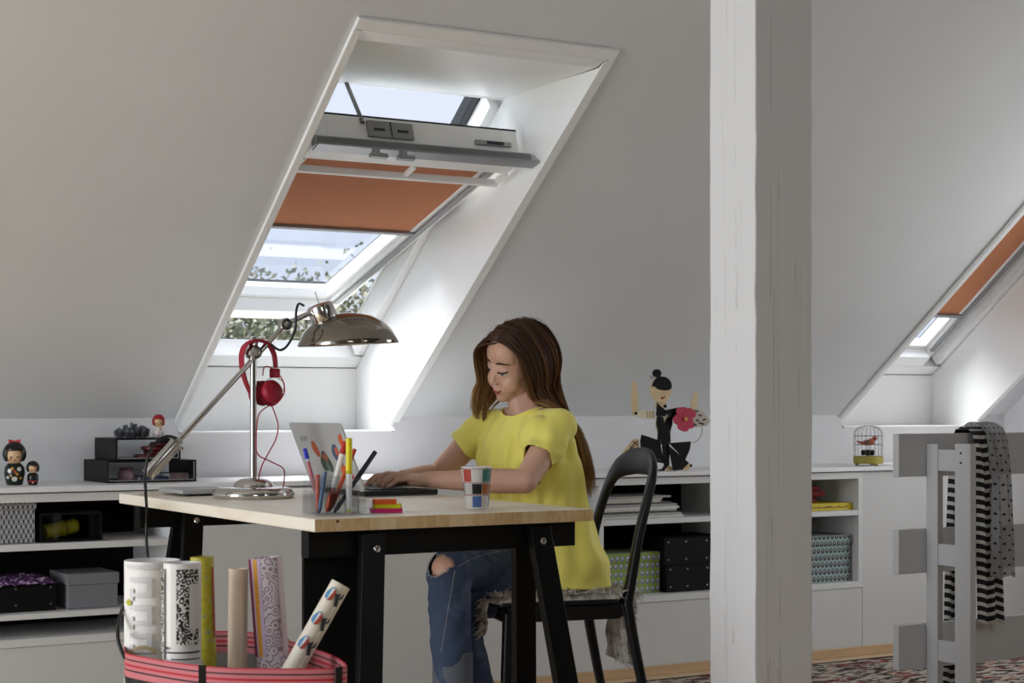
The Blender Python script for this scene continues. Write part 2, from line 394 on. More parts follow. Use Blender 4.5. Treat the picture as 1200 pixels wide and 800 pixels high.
# ------------------------------------------------------------------ built-in units along the back wall
FY = 5.27
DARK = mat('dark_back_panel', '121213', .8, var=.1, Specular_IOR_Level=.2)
PANEL = mat('panel_paint', 'd4d3d2', .6, var=.02, vscale=5, bump=.06)
wt = MB().box(.4, XR, 5.25, KY, .735, .752).build('worktop', WHITE, bevel=.002, label='long white worktop running along the back wall under the skylights', cat='worktop')
def unit(x0, x1, shelves, label, dividers=(), back=None):
    u = thing('shelf_unit', (x0, FY, 0), label, 'shelf')
    MB().box(x0, x0+.022, FY, KY-.012, .27, .731).build('side_panel', SHELFW, u, bevel=.001)
    MB().box(x1-.022, x1, FY, KY-.012, .27, .731).build('side_panel', SHELFW, u, bevel=.001)
    for xd in dividers: MB().box(xd, xd+.02, FY+.002, KY-.012, .295, .705).build('divider', SHELFW, u, bevel=.001)
    MB().box(x0+.022, x1-.022, FY, KY-.012, .705, .731).build('top_rail', SHELFW, u, bevel=.001)
    MB().box(x0+.022, x1-.022, FY, KY-.012, .27, .294).build('bottom_shelf', SHELFW, u, bevel=.001)
    for za, zb in shelves:
        xs = [x0+.022]+[k for d in dividers for k in (d, d+.02)]+[x1-.022]
        for k in range(0, len(xs), 2): MB().box(xs[k]+.0005, xs[k+1]-.0005, FY+.001, KY-.012, za, zb).build('shelf', SHELFW, u, bevel=.001)
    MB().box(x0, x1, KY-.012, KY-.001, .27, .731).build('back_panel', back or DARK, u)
    MB().box(x0, x1, FY+.004, FY+.022, .0, .269).build('plinth', PANEL, u)
    return u
unit(.72, 1.95, ((.559, .579), (.352, .369)), 'open white shelf unit on the left holding grey, black and patterned boxes')
unit(3.24, 4.818, ((.559, .579),), 'open white shelf unit behind the chair and post with magazines and patterned boxes', (3.55, 4.19))
pnl = thing('wall_panelling', (1.95, FY, 0), kind='structure')
for a, b in ((1.951, 2.6), (2.602, 3.239), (4.819, 5.42), (5.422, XR)):
    MB().box(a, b, FY+.002, FY+.02, 0, .731).build('panel', PANEL, pnl, bevel=.0015)

# ------------------------------------------------------------------ boxes on the shelves
def motif(name, bg, c1, c2, sx, sz, r1=.32, r2=.16, stagger=True, dash=False):
    if name in MATS: return MATS[name]
    t = NT(name); s = t.sep(t.coord()); u = t.m_('MULTIPLY', t.m_('ADD', s[0], s[1]), sx); v = t.m_('MULTIPLY', s[2], sz)
    row = t.m_('FLOOR', v)
    if stagger: u = t.m_('ADD', u, t.m_('MULTIPLY', t.m_('MODULO', row, 2.0), .5))
    fu = t.m_('SUBTRACT', t.m_('FRACT', u), .5); fv = t.m_('SUBTRACT', t.m_('FRACT', v), .5)
    d = t.m_('SQRT', t.m_('ADD', t.m_('MULTIPLY', fu, fu), t.m_('MULTIPLY', fv, fv)))
    if dash:
        inner = t.m_('MULTIPLY', t.m_('LESS_THAN', t.m_('ABSOLUTE', fu), .14), t.m_('LESS_THAN', t.m_('ABSOLUTE', fv), .34))
        c = t.mix(inner, lin(bg), lin(c1))
        fu2 = t.m_('SUBTRACT', t.m_('FRACT', t.m_('ADD', u, .5)), .5); d2 = t.m_('SQRT', t.m_('ADD', t.m_('MULTIPLY', fu2, fu2), t.m_('MULTIPLY', fv, fv)))
        c = t.mix(t.m_('LESS_THAN', d2, r2), c, lin(c2))
    else:
        c = t.mix(t.m_('LESS_THAN', d, r1), lin(bg), lin(c1)); 
        up_ = t.m_('SQRT', t.m_('ADD', t.m_('MULTIPLY', fu, fu), t.m_('POWER', t.m_('ABSOLUTE', t.m_('SUBTRACT', fv, .12)), 2.0)))
        c = t.mix(t.m_('LESS_THAN', up_, r2), c, lin(c2))
    MATS[name] = t.fin(c, .7); return t.m
def lidded(name, x0, x1, y0, y1, z0, z1, lid, m1, label, cat='box', ov=.004, m2=None, rivets=None, group=None):
    b = thing(name, ((x0+x1)/2, (y0+y1)/2, z0), label, cat, group)
    body = MB().box(x0+ov, x1-ov, y0+ov, y1-ov, z0+.0005, z1-.004).build('body', m1, b, bevel=.002)
    ld = MB().box(x0, x1, y0, y1, z1-lid, z1).build('lid', m2 or m1, b, bevel=.002)
    if rivets:
        for (fx, fz) in rivets:
            MB().lathe([(.0035, -.001), (.003, .0012), (.0, .0018)], (x0+(x1-x0)*fx, y0+ov, z0+(z1-z0)*fz), 10, (0, -1, 0)).build('rivet', STEEL, body, smooth=True)
    return b
GREYPAT = motif('grey_dash_paper', '8f8f92', '1b1b1d', 'c8c8ca', 68, 68, dash=True, r2=.17)
GREENPAT = motif('green_owl_paper', '8fa648', '85849a', 'd2d0da', 42, 34, r1=.38, r2=.17, stagger=False)
TEALPAT = motif('teal_owl_paper', '93a8aa', '4b4640', 'a9b0ac', 46, 36, r1=.40, r2=.14, stagger=True)
t = NT('grey_grid_paper'); s = t.sep(t.coord())
gx = t.m_('LESS_THAN', t.m_('FRACT', t.m_('MULTIPLY', t.m_('ADD', s[0], s[1]), 180)), .35); gz = t.m_('LESS_THAN', t.m_('FRACT', t.m_('MULTIPLY', s[2], 180)), .35)
GRID = t.fin(t.mix(t.m_('MAXIMUM', gx, gz), lin('5f6063'), lin('85868a')), .75)
def bx(pxa, pxb, Y): return P(pxa, 600, Y=Y).x, P(pxb, 600, Y=Y).x
YF = FY+.03
a, b = bx(-22, 43, YF); lidded('gift_box', a, b, YF, YF+.2, .5795, .703, .018, GREYPAT, 'grey box with black and white dash pattern on the upper left shelf')
# small black display case with a yellow roll inside
a, b = bx(47, 120, YF)
dc = thing('display_case', ((a+b)/2, YF+.09, .5795), 'small black glass-fronted case on the upper left shelf', 'case')
z0, z1 = .5797, .668
MB().box(a, b, YF, YF+.18, z0, z0+.006).build('base', BLACKBOARD, dc); MB().box(a, b, YF, YF+.18, z1-.006, z1).build('top', BLACKBOARD, dc)
for xa in (a, b-.006): MB().box(xa, xa+.006, YF+.0, YF+.18, z0+.006, z1-.006).build('side', BLACKBOARD, dc)
MB().box(a+.006, b-.006, YF+.172, YF+.18, z0+.006, z1-.006).build('back', BLACKBOARD, dc)
MB().box(a+.006, b-.006, YF+.004, YF+.006, z0+.006, z1-.006).build('glass', GLASS, dc)
ym = mat('yellow_foil', 'b8a920', .45, var=.15, vscale=40)
c = Vector(((a+b)/2-.012, YF+.085, z0+.034))
rl = thing('paper_roll', (c.x, c.y, z0+.006), 'crumpled olive yellow roll lying inside the small black case', 'roll')
MB().lathe([(.0, -.052), (.022, -.05), (.025, -.03), (.024, .0), (.026, .004), (.024, .03), (.026, .05), (.020, .058), (.0, .056)], c, 20, (1, .1, .18)).build('body', ym, rl, smooth=60)
MB().lathe([(.0265, .012), (.0270, .014), (.0270, .017), (.0265, .019)], c, 20, (1, .1, .18), caps=False).build('band', mat('olive_band', '8d8022', .5), rl, smooth=True)
# black riveted box with purple cloth on top, grey grid box
a, b = bx(-30, 66, YF+.02)
RV = [(.08, .86), (.5, .86), (.93, .86), (.08, .26), (.5, .26), (.93, .26)]
lidded('storage_box', a, b, YF+.02, YF+.22, .3695, .452, .004, BLACKBOARD, 'black riveted cardboard box under folded purple fabric on the lower left shelf', ov=.001, rivets=RV)
t = NT('purple_floral'); nv = t.noise(t.coord(), 60, 3, .6, .5)
pf = t.fin(t.ramp(nv, [(.42, lin('3c1846')), (.55, lin('5c2a66')), (.6, lin('c9b9cb')), (.68, lin('8a6a90'))]), .8)
m = MB(); nx, ny = 34, 18; g = np.random.RandomState(5)
vv = []; 
for j in range(ny+1):
    for i in range(nx+1):
        x = a+.002+(b-a+.004)*i/nx; y = YF+.012+.2*j/ny
        h = .455+.015*(1-abs(2*i/nx-1)**8)*(1-abs(2*j/ny-1)**6)+.004*math.sin(i*1.1+j*.4)+.003*math.sin(j*1.7+i*.6)
        vv.append((x, y, h))
for j in range(ny+1):
    for i in range(nx+1): p = vv[j*(nx+1)+i]; vv.append((p[0], p[1], .4545))
K = (nx+1)*(ny+1); ff = []
for j in range(ny):
    for i in range(nx):
        q = j*(nx+1)+i; ff.append((q, q+1, q+nx+2, q+nx+1)); ff.append((q+K+nx+1, q+K+nx+2, q+K+1, q+K))
for i in range(nx):
    ff.append((i+K, i+K+1, i+1, i)); q = ny*(nx+1)+i; ff.append((q, q+1, q+K+1, q+K))
for j in range(ny):
    q = j*(nx+1); ff.append((q, q+nx+1, q+nx+1+K, q+K)); q += nx; ff.append((q+K, q+nx+1+K, q+nx+1, q))
m.add(vv, ff).build('folded_fabric', pf, smooth=70, label='folded purple floral fabric lying on the black riveted box', cat='fabric')
a, b = bx(79, 140, YF+.01); lidded('fabric_box', a, b, YF+.01, YF+.2, .3695, .478, .034, GRID, 'grey box in fine grid paper with lid on the lower left shelf', ov=.004)
# middle unit: green box, two black boxes, magazines
a, b = bx(716, 775, YF+.05); lidded('gift_box', 3.574, b, YF+.05, YF+.22, .2945, .448, .034, GREENPAT, 'green patterned gift box with owl-like grey motifs behind the chair')
a, b = bx(780, 832, YF+.02); a -= .006; b += .07
RV2 = [(.07, .84), (.36, .84), (.7, .84), (.07, .2), (.36, .2), (.7, .2)]
lidded('storage_box', a+.01, b, YF+.02, YF+.22, .2945, .396, .004, BLACKBOARD, 'lower of the two stacked black riveted boxes beside the post', ov=.001, rivets=RV2, group='stacked black riveted boxes')
lidded('storage_box', a, b, YF+.02, YF+.22, .3965, .500, .004, BLACKBOARD, 'upper of the two stacked black riveted boxes beside the post', ov=.001, rivets=RV2, group='stacked black riveted boxes')
t = NT('magazine_spines'); s = t.sep(t.coord()); nz = t.noise(t.mapv(t.coord(), (40, 40, 900)), 1, 2)
MAGP = [mat('paper_white', 'd8d6d2', .6, var=.06, vscale=90), mat('paper_grey', 'a8a6a3', .55, var=.12, vscale=60), mat('paper_dark', '4c4b4a', .5, var=.3, vscale=50), mat('paper_cream', 'c9c3b6', .6, var=.1, vscale=60)]
z = .5795; x0m = P(716, 600, Y=YF+.03).x; lab = ['bottom', 'second', 'third', 'fourth', 'fifth', 'sixth', 'seventh', 'eighth', 'ninth', 'top']
rr = random.Random(4)
mag_r = [803, 800, 796, 794, 797, 796, 792, 778, 780, 788]
for k in range(10):
    th = .0085 if k % 3 else .0065
    xb = P(mag_r[k]-3, 600, Y=YF+.03).x; yo = rr.uniform(.0, .02)
    mg = thing('magazine', ((x0m+xb)/2, YF+.1, z), '%s magazine of the flat stack on the shelf behind the chair%s' % (lab[k], ', counted from below' if 0 < k < 9 else ''), 'magazine', 'magazines stacked behind the chair')
    MB().box(x0m-.06, xb, YF+.02+yo, YF+.23+yo, z+.0006, z+th-.0006).build('pages', MAGP[0], mg, bevel=.0004, segs=1)
    MB().box(x0m-.061, xb+.0006, YF+.0195+yo, YF+.23+yo, z+th-.0006, z+th).build('cover', MAGP[(k*7+1) % 4], mg)
    MB().box(x0m-.061, xb+.0006, YF+.0194+yo, YF+.0200+yo, z+.0001, z+th).build('spine', MAGP[(k*5) % 4], mg)
    MB().box(x0m-.061, xb+.0006, YF+.0195+yo, YF+.23+yo, z+.0001, z+.0006).build('cover', MAGP[(k*3+1) % 4], mg)
    z += th+.0003
# right niche
a, b = bx(945, 1003, YF); lidded('gift_box', a-.06, min(b, 4.788), YF, YF+.2, .2945, .48, .04, TEALPAT, 'pale teal patterned gift box in the niche right of the post')
b = P(999, 597, Y=YF).x
bk = thing('book', (b-.1, YF+.05, .5795), 'thick yellow book lying in the niche right of the post', 'book')
ymt = mat('book_yellow', 'c9b40e', .5, var=.04)
MB().box(b-.26, b-.003, YF+.004, YF+.20, .5825, .605).build('pages', MAGP[0], bk)
MB().box(b-.262, b, YF, YF+.203, .605, .608).build('cover', ymt, bk); MB().box(b-.262, b, YF, YF+.203, .5797, .5825).build('cover', ymt, bk)
MB().box(b-.262, b, YF-.0005, YF+.004, .5825, .605).build('spine', ymt, bk)
m = MB(); rr = random.Random(11)
x = b-.255
while x < b-.03:
    w = rr.uniform(.006, .016)
    m.box(x, x+w*.8, YF-.0009, YF-.0005, .589, .598 if rr.random() < .6 else .594); x += w
m.build('title_print', mat('title_brown', '7a4a10', .5), bk)
# red fabric heap over the book
m = MB(); rr = random.Random(5); c0 = P(955, 585, Y=YF+.07)
for k in range(9):
    x = c0.x-.05+rr.uniform(-.03, .06); zz = .612+.012*(k % 5)
    m.capsule((x-.06, YF+.04+rr.uniform(0, .1), zz+rr.uniform(0, .012)), .012, (x+.06-.012*(k % 5), YF+.04+rr.uniform(0, .1), zz+rr.uniform(-.002, .01)), .009, 10, 4)
for v in m.v: v.z = max(v.z, .6085)
m.build('folded_cloth', mat('dark_red_cloth', '6e1012', .8, var=.25, vscale=30, bump=.3, bscale=90), smooth=60, label='crumpled dark red cloth on top of the yellow book', cat='cloth')

# ------------------------------------------------------------------ rugs
t = NT('rug_pattern'); v = t.coord(); s = t.sep(v)
n1 = t.noise(t.mapv(v, (3.2, 9, 1)), 2.2, 5, .65, .8); n2 = t.noise(t.mapv(v, (5, 14, 1)), 3.1, 4, .6, .4); n3 = t.noise(t.mapv(v, (2, 6, 1)), 4.3, 3, .5)
c = t.mix(t.m_('GREATER_THAN', n1, .54), lin('b9b0a4'), lin('8e3a32')); c = t.mix(t.m_('GREATER_THAN', n2, .52), c, lin('171415')); c = t.mix(t.m_('GREATER_THAN', n3, .66), c, lin('b3714a'))
edge = t.m_('GREATER_THAN', s[1], .0)
t.fin(c, .95); t.bump(t.noise(v, 300, 2), .5, .004); RUG = t.m
rg = thing('rug', (4.2, 4.0, .0005), 'worn red, black and cream patterned rug on the pine floor', 'rug')
def rugpts(x0, x1, y0, y1, z): return
MB().box(2.46, 5.95, 2.95, 5.12, .0005, .009).build('pile', RUG, rg, bevel=.003)
m = MB()
for k in range(218):
    x = 2.47+k*.0159; m.obox((x, 5.135, .004), ((1, 0, 0), (0, 1, 0), (0, 0, 1)), (.003, .02, .0025))
m.build('fringe', mat('fringe_black', '2a2626', .9), rg, kind='stuff')
# ------------------------------------------------------------------ desk
DX0, DX1, DY0, DY1, DZ = 1.64, 2.387, 3.57, 4.92, .744
def wood(name, c0, c1, c2, st, rough=.4):
    t = NT(name); v = t.coord(); g = t.noise(t.mapv(v, st), 2.0, 6, .6, 1.2)
    t.fin(t.ramp(g, [(.28, lin(c0)), (.5, lin(c1)), (.75, lin(c2))]), rough); t.bump(g, .05, .001); MATS[name] = t.m; return t.m
PTOP = [wood('pine_top_%d' % k, *c, (9, 1.0, 9)) for k, c in enumerate((('e6d8c0', 'efe6d5', 'f4eee2'), ('e2d2b8', 'ece0cc', 'f1e8d8'), ('e8dcc6', 'f1e9da', 'f5f0e6')))]
PEND = [wood('pine_end_%d' % k, *c, (26, 26, 8), .55) for k, c in enumerate((('c9a570', 'dcbc8b', 'e6cda3'), ('d2ae7c', 'e2c698', 'ead4ad'), ('c29b68', 'd6b482', 'e2c699')))]
dk = thing('desk', ((DX0+DX1)/2, (DY0+DY1)/2, 0), 'solid pine desk top on black steel trestles, standing below the open skylight', 'desk')
rr = random.Random(2); x = DX0; k = 0
ws = [.058, .066, .06, .072, .055, .062, .05, .068, .06, .07, .056]; ws = [w*(DX1-DX0)/sum(ws) for w in ws]
for w in ws:
    st = MB().box(x+.0001, x+w-.0001, DY0+.0008, DY1, DZ-.029, DZ).build('top_stave', PTOP[k % 3], dk, bevel=.0004 if 0 < k < len(ws)-1 else .002, segs=1)
    MB().box(x+.0001, x+w-.0001, DY0, DY0+.0008, DZ-.0285, DZ-.0005).build('end_grain', PEND[(k*2) % 3], st)
    x += w; k += 1
for (kx, kz) in ((.155, .010),):
    MB().lathe([(.004, 0), (.004, .0004), (0, .0005)], (DX0+kx*.36, DY0, DZ-.006), 12, (0, -1, 0)).build('knot', mat('knot_brown', '6b4524', .6), dk)
def trestle(yc, label, panel=False):
    tr = thing('trestle', ((DX0+DX1)/2, yc, 0), label, 'trestle', 'black trestles under the desk')
    MB().box(DX0+.006, DX1-.02, yc-.02, yc+.02, .652, .7145).build('beam', BLACK, tr, bevel=.003)
    for sx, xb in ((-1, DX0+.160), (1, DX1-.138)):
        for sy in (-1, 1):
            top = Vector((xb, yc+sy*.034, .705)); bot = Vector((xb+sx*.075, yc+sy*.15, .001))
            d = (bot-top)
            m = MB(); hw, ht = .029, .0125
            ax = Vector((1, 0, 0)); az = d.normalized(); ay = az.cross(ax).normalized(); ax = ay.cross(az)
            vs = []
            for p, zc in ((top, .705), (bot, .001)):
                for i, j in ((-1, -1), (1, -1), (1, 1), (-1, 1)):
                    q = p+ax*hw*i+ay*ht*j; q = q+d*((zc-q.z)/d.z); vs.append(q)
            m.add(vs, [(0, 1, 2, 3), (7, 6, 5, 4), (1, 0, 4, 5), (2, 1, 5, 6), (3, 2, 6, 7), (0, 3, 7, 4)])
            lg = m.build('leg', BLACK, tr, bevel=.002)
            if sy < 0:
                c = Vector((xb+.004, yc-.049, .668))
                MB().lathe([(.0105, 0), (.0105, .002), (.008, .004), (.0075, .004), (.0055, .0065), (0, .007)], c, 18, (0, -1, 0)).build('bolt', CHROME, lg, smooth=True)
        MB().bar((xb+sx*.045, yc-.10, .28), (xb+sx*.045, yc+.10, .28), .02, .03).build('brace', BLACK, tr, bevel=.002)
    if panel: MB().box(DX0+.014, DX0+.150, yc+.022, yc+.034, .06, .651).build('end_panel', BLACKBOARD, tr, bevel=.002)
    return tr
trestle(3.64, 'black trestle under the near end of the desk, in front of the seated person', True)
trestle(4.78, 'black trestle under the window end of the desk, beside the shelf unit')

# ------------------------------------------------------------------ lamp
LB = P(297, 583, Z=DZ); LY = LB.y
def L(px, py, dy=0): return P(px, py, Y=LY+dy)
lamp = thing('desk_lamp', (LB.x, LB.y, DZ), 'chrome desk lamp with wide dome shade and counterweight arm on the desk', 'lamp')
MB().lathe([(0, .0005), (.108, .0005), (.112, .004), (.113, .012), (.106, .024), (.088, .030), (.055, .0315), (.054, .034), (.050, .043), (.036, .052), (.016, .056), (.0, .057)], (LB.x, LB.y, DZ), 64).build('base', CHROME, lamp, smooth=50)
J = L(298, 413); J = Vector((LB.x, LB.y, J.z))
MB().lathe([(.0095, 0), (.0095, J.z-DZ-.075), (.0125, J.z-DZ-.073), (.0125, J.z-DZ-.02), (.010, J.z-DZ-.012), (.0, J.z-DZ-.01)], (LB.x, LB.y, DZ+.055), 24).build('pole', CHROME, lamp, smooth=50)
jn = MB().lathe([(0, -.021), (.017, -.02), (.02, -.014), (.02, .014), (.017, .02), (0, .021)], J, 24, (0, 1, 0)).build('joint', CHROME, lamp, smooth=40)
MB().lathe([(.010, .02), (.010, .026), (.006, .029), (0, .03)], J, 18, (0, -1, 0)).build('joint_screw', STEEL, jn, smooth=40)
w0 = L(176, 553); el = L(334, 380); dirv = (el-w0).normalized()
MB().tube([w0+dirv*.06, el], .0075, 16).build('arm', CHROME, lamp, smooth=60)
MB().lathe([(0, 0), (.017, .0), (.0185, .003), (.0185, .115), (.012, .122), (.0085, .124)], w0-dirv*.012, 24, dirv).build('counterweight', mat('satin_steel', 'b9b7b4', .22, 1, var=.03), lamp, smooth=40)
cl = w0.lerp(el, .19); MB().lathe([(.012, -.012), (.012, .012)], cl, 16, dirv).build('collar', STEEL, lamp, smooth=40)
MB().tube([cl, cl+dirv.cross(Vector((0, 1, 0)))*.024], .005, 12).tube([cl, cl-dirv.cross(Vector((0, 1, 0)))*.024], .005, 12).build('thumb_screw', STEEL, lamp, smooth=40)
ej = MB().lathe([(0, -.014), (.016, -.014), (.018, -.01), (.018, .01), (.016, .014), (0, .014)], el, 22, (0, 1, 0)).build('elbow', CHROME, lamp, smooth=40)
MB().lathe([(.008, .014), (.007, .018), (0, .019)], el, 14, (0, -1, 0)).build('elbow_screw', STEEL, ej, smooth=40)
hs = L(369, 364); MB().tube([el, hs], [.008, .0075], 14).build('head_stem', CHROME, lamp, smooth=50)
# dome shade, tipped a little
sc = L(408, 404); tilt = Vector((-.10, 0, 1)).normalized()
tilt = Vector((-.06*CY, .0, 1)).normalized(); R = .142
prof = [(R, 0), (R+.002, .003), (R*.97, .016), (R*.88, .040), (R*.72, .063), (R*.5, .080), (R*.26, .089), (.0, .092)]
inn = [(0, .089), (R*.26, .086), (R*.5, .077), (R*.72, .060), (R*.88, .037), (R*.965, .015), (R-.002, 0)]
MB().lathe(inn, sc, 64, tilt, caps=False).build('shade_inside', mat('shade_inner', 'cfcac0', .3, .35, var=.02), lamp, smooth=60)
MB().lathe(prof, sc, 64, tilt, caps=False).build('shade', mat('shade_chrome', '9b968d', .1, 1, var=.02), lamp, smooth=60)
hd = L(379, 371); hv = (L(372, 352)-L(383, 385)).normalized()
MB().lathe([(0, -.028), (.036, -.028), (.038, -.024), (.038, .030), (.035, .036), (.02, .039), (0, .040)], hd, 32, hv).build('socket_housing', CHROME, lamp, smooth=40)
MB().tube([hd+hv*.038, hd+hv*.075], .0016, 8).build('switch_pin', STEEL, lamp, smooth=True)
MB().tube(catmull([L(356, 358, -.02), L(350, 356, -.03), L(347, 366, -.04), L(346, 385, -.04), L(338, 403, -.03), L(328, 410, -.025), L(316, 402, -.01)], 8), .0035, 10).build('head_cable', RUBBER, lamp, smooth=True)
cpts = [L(206, 513, -.01), L(196, 511, -.03), L(183, 518, -.04), L(174, 534, -.05), L(170, 556, -.05), L(171, 580, -.06)]
cpts += [P(172, 600, X=DX0-.03), P(173, 650, X=DX0-.03), Vector((DX0-.03, cpts[-1].y+.03, .3)), Vector((DX0+.02, 4.6, .01))]
MB().tube(catmull(cpts, 8), .004, 10).build('power_cable', RUBBER, lamp, smooth=True)
# ------------------------------------------------------------------ headphones over the lamp joint
RED = mat('headphone_red', '9e0c2c', .5, var=.08, vscale=30); REDF = mat('headphone_foam', '7d0a22', .85, var=.15, vscale=60, bump=.4, bscale=500)
hp = thing('headphones', (J.x, J.y, J.z-.1), 'crimson red headphones hanging from the joint of the desk lamp', 'headphones')
band = catmull([L(299, 471, .02), L(287, 445, .025), L(283, 420, .02), L(287, 405, .0), L(299, 399, -.008), L(313, 402, -.0), L(321, 415, .015), L(323, 431, .02)], 6)
m = MB(); fr = frames(band); n = len(band); vs = []; fs = []
for i, p in enumerate(band):
    tt = (band[min(n-1, i+1)]-band[max(0, i-1)]).normalized(); nrm = tt.cross(Vector((0, 1, 0))).normalized(); wd = Vector((0, 1, 0))
    w = .013+.006*math.sin(PI*i/(n-1)); 
    for k in range(12):
        a = 2*PI*k/12; vs.append(p+wd*math.cos(a)*w+nrm*math.sin(a)*.0045)
for i in range(n-1):
    for k in range(12): fs.append((i*12+k, i*12+(k+1) % 12, (i+1)*12+(k+1) % 12, (i+1)*12+k))
fs += [tuple(range(11, -1, -1)), tuple(range((n-1)*12, n*12))]
m.add(vs, fs).build('headband', RED, hp, smooth=60)
MB().obox(L(322, 437, .02), ((CY, -SY, 0), (SY, CY, 0), (0, 0, 1)), (.014, .008, .013)).build('slider', RED, hp, bevel=.003)
for c, ax, nm in ((L(318, 459, -.0), Vector((.25, -.9, .35)), 'near'), (L(303, 460, .03), Vector((-.5, .8, .1)), 'far')):
    ax.normalize()
    cup = MB().lathe([(0, .018), (.024, .017), (.031, .012), (.033, .004), (.033, -.004), (.028, -.007), (0, -.007)], c, 28, ax).build('ear_cup', RED, hp, smooth=45)
    MB().lathe([(.030, -.007), (.035, -.011), (.035, -.019), (.028, -.024), (.012, -.022), (0, -.022)], c, 28, ax).build('ear_pad', REDF, cup, smooth=50)
    MB().lathe([(.018, .018), (.016, .0195), (0, .0195)], c, 22, ax).build('disc', RED, cup, smooth=40)
MB().tube(catmull([L(318, 443, .02), L(312, 446, .01), L(314, 452, .0)], 6), .0015, 8).tube(catmull([L(326, 443, .02), L(333, 449, .01), L(332, 458, .0)], 6), .0015, 8).build('wire_yoke', STEEL, hp, smooth=True)
cz = Vector((0, 0, 1))
endp = P(331, 578, Y=LY-.02); endp.z = max(endp.z, DZ+.003)
MB().tube(catmull([L(318, 474, -.01), L(308, 480, -.02), L(302, 490, -.03), L(300, 520, -.03), L(303, 533, -.03), L(318, 541, -.03), L(332, 549, -.03), L(333, 562, -.02), L(331, 571, -.02), L(323, 572, .12)], 8), .0018, 8).build('cable', RED, hp, smooth=True)
MB().tube(catmull([L(318, 474, -.01), L(323, 487, -.02), L(326, 500, -.02), L(323, 515, -.02), L(315, 530, -.02), L(307, 545, -.02), L(303, 560, -.01)], 8), .0018, 8).build('cable', RED, hp, smooth=True)
MB().tube(catmull([L(308, 440, .02), L(310, 430, .015), L(320, 432, .01), L(331, 445, -.01), L(333, 460, -.02), L(325, 472, -.02), L(317, 476, -.01)], 8), .0018, 8).build('cable', RED, hp, smooth=True)

# ------------------------------------------------------------------ laptop
LX, LYa, LYb = 2.150, 4.352, 4.70
lt = thing('laptop', (LX+.11, (LYa+LYb)/2, DZ), 'open silver laptop with colourful stickers on its lid, in front of the seated person', 'laptop')
LG = mat('laptop_silver', 'c3c3c2', .35, .3, var=.02); LBK = mat('laptop_black', '121213', .45, var=.1)
MB().box(LX, LX+.232, LYa, LYb, DZ+.003, DZ+.017).build('base', LBK, lt, bevel=.004)
MB().box(LX+.004, LX+.23, LYa+.003, LYb-.003, DZ+.0005, DZ+.003).build('underside', mat('laptop_edge', '777777', .4, .3), lt)
MB().box(LX+.165, LX+.222, LYa+.12, LYb-.12, DZ+.0171, DZ+.0178).build('touchpad', mat('touchpad_grey', '2a2a2c', .4), lt, bevel=.0003)
KEY = mat('key_black', '1a1a1c', .5, var=.1)
kb = None
for r in range(5):
    for c in range(15):
        ya = LYa+.02+c*.0205; xa = LX+.035+r*.0225
        b = MB().box(xa, xa+.0185, ya, ya+.0172, DZ+.0172, DZ+.0205)
        if kb is None: kb = b.build('key', KEY, lt, bevel=.001, segs=1); k0 = Vector((xa, ya, 0))
        else:
            o = kb.copy(); COL.objects.link(o); o.location = (xa-k0.x, ya-k0.y, 0); o.parent = lt
lean = math.radians(22); E = Vector((-math.sin(lean), 0, math.cos(lean))); Nn = Vector((-math.cos(lean), 0, -math.sin(lean))); Yv = Vector((0, 1, 0))
h0 = Vector((LX+.006, 0, DZ+.016)); LH = .205
def rrect(x0, x1, y0, y1, r, n=5):
    out = []
    for cx, cy, a0 in ((x1-r, y1-r, 0), (x0+r, y1-r, 90), (x0+r, y0+r, 180), (x1-r, y0+r, 270)):
        for k in range(n+1): a = math.radians(a0+90*k/n); out.append((cx+r*math.cos(a), cy+r*math.sin(a)))
    return out
lid = MB().prism(rrect(LYa, LYb, 0, LH, .014), h0, Yv, E, Nn, .006).build('lid', LG, lt, bevel=.0015, smooth=30)
MB().prism(rrect(LYa+.012, LYb-.012, .014, LH-.010, .004), h0-Nn*.0006, Yv, E, Nn, .0006).build('screen', mat('screen_dark', '0c0d10', .15), lid)
MB().tube([(LX+.004, LYa+.03, DZ+.014), (LX+.004, LYb-.03, DZ+.014)], .006, 12).build('hinge', LBK, lt, smooth=True)
# stickers and lettering on the lid (v up the lid, u from the far edge towards the near edge)
def lidpt(u, v): return (LYb-u, v)
def sticker(poly, col, lift=.0003, nm='sticker'):
    MB().prism([lidpt(*p) for p in poly], h0+Nn*.006, Yv, E, Nn, lift).build(nm, mat('print_'+col, col, .5, var=.05), lid)
def blob(cx, cy, rx, ry, wob=.2, n=18, seed=1, rot=0):
    g = random.Random(seed); ph = [g.uniform(0, 6.28) for _ in range(3)]; out = []
    for k in range(n):
        a = 2*PI*k/n; q = 1+wob*(math.sin(2*a+ph[0])*.5+math.sin(3*a+ph[1])*.5)
        x, y = rx*q*math.cos(a), ry*q*math.sin(a); out.append((cx+x*math.cos(rot)-y*math.sin(rot), cy+x*math.sin(rot)+y*math.cos(rot)))
    return out
sticker(blob(.125, .125, .018, .026, .1, seed=2, rot=.5), 'b5532a'); sticker(blob(.165, .085, .030, .036, .35, seed=3), '33443c'); sticker(blob(.17, .10, .016, .014, .3, seed=8), 'a35a45', .0005)
sticker(blob(.172, .07, .014, .014, .3, seed=9), '5d7a6a', .0005); sticker(blob(.255, .11, .026, .03, .3, seed=5), '4a5878'); sticker(blob(.262, .12, .012, .013, .3, seed=6), 'c8603a', .0005)
sticker(blob(.272, .065, .034, .022, .4, seed=7), 'd9622a'); sticker(blob(.30, .05, .014, .012, .2, seed=12), 'b02330', .0005); sticker(blob(.315, .155, .012, .022, .2, seed=14, rot=-.3), 'd05a2a')
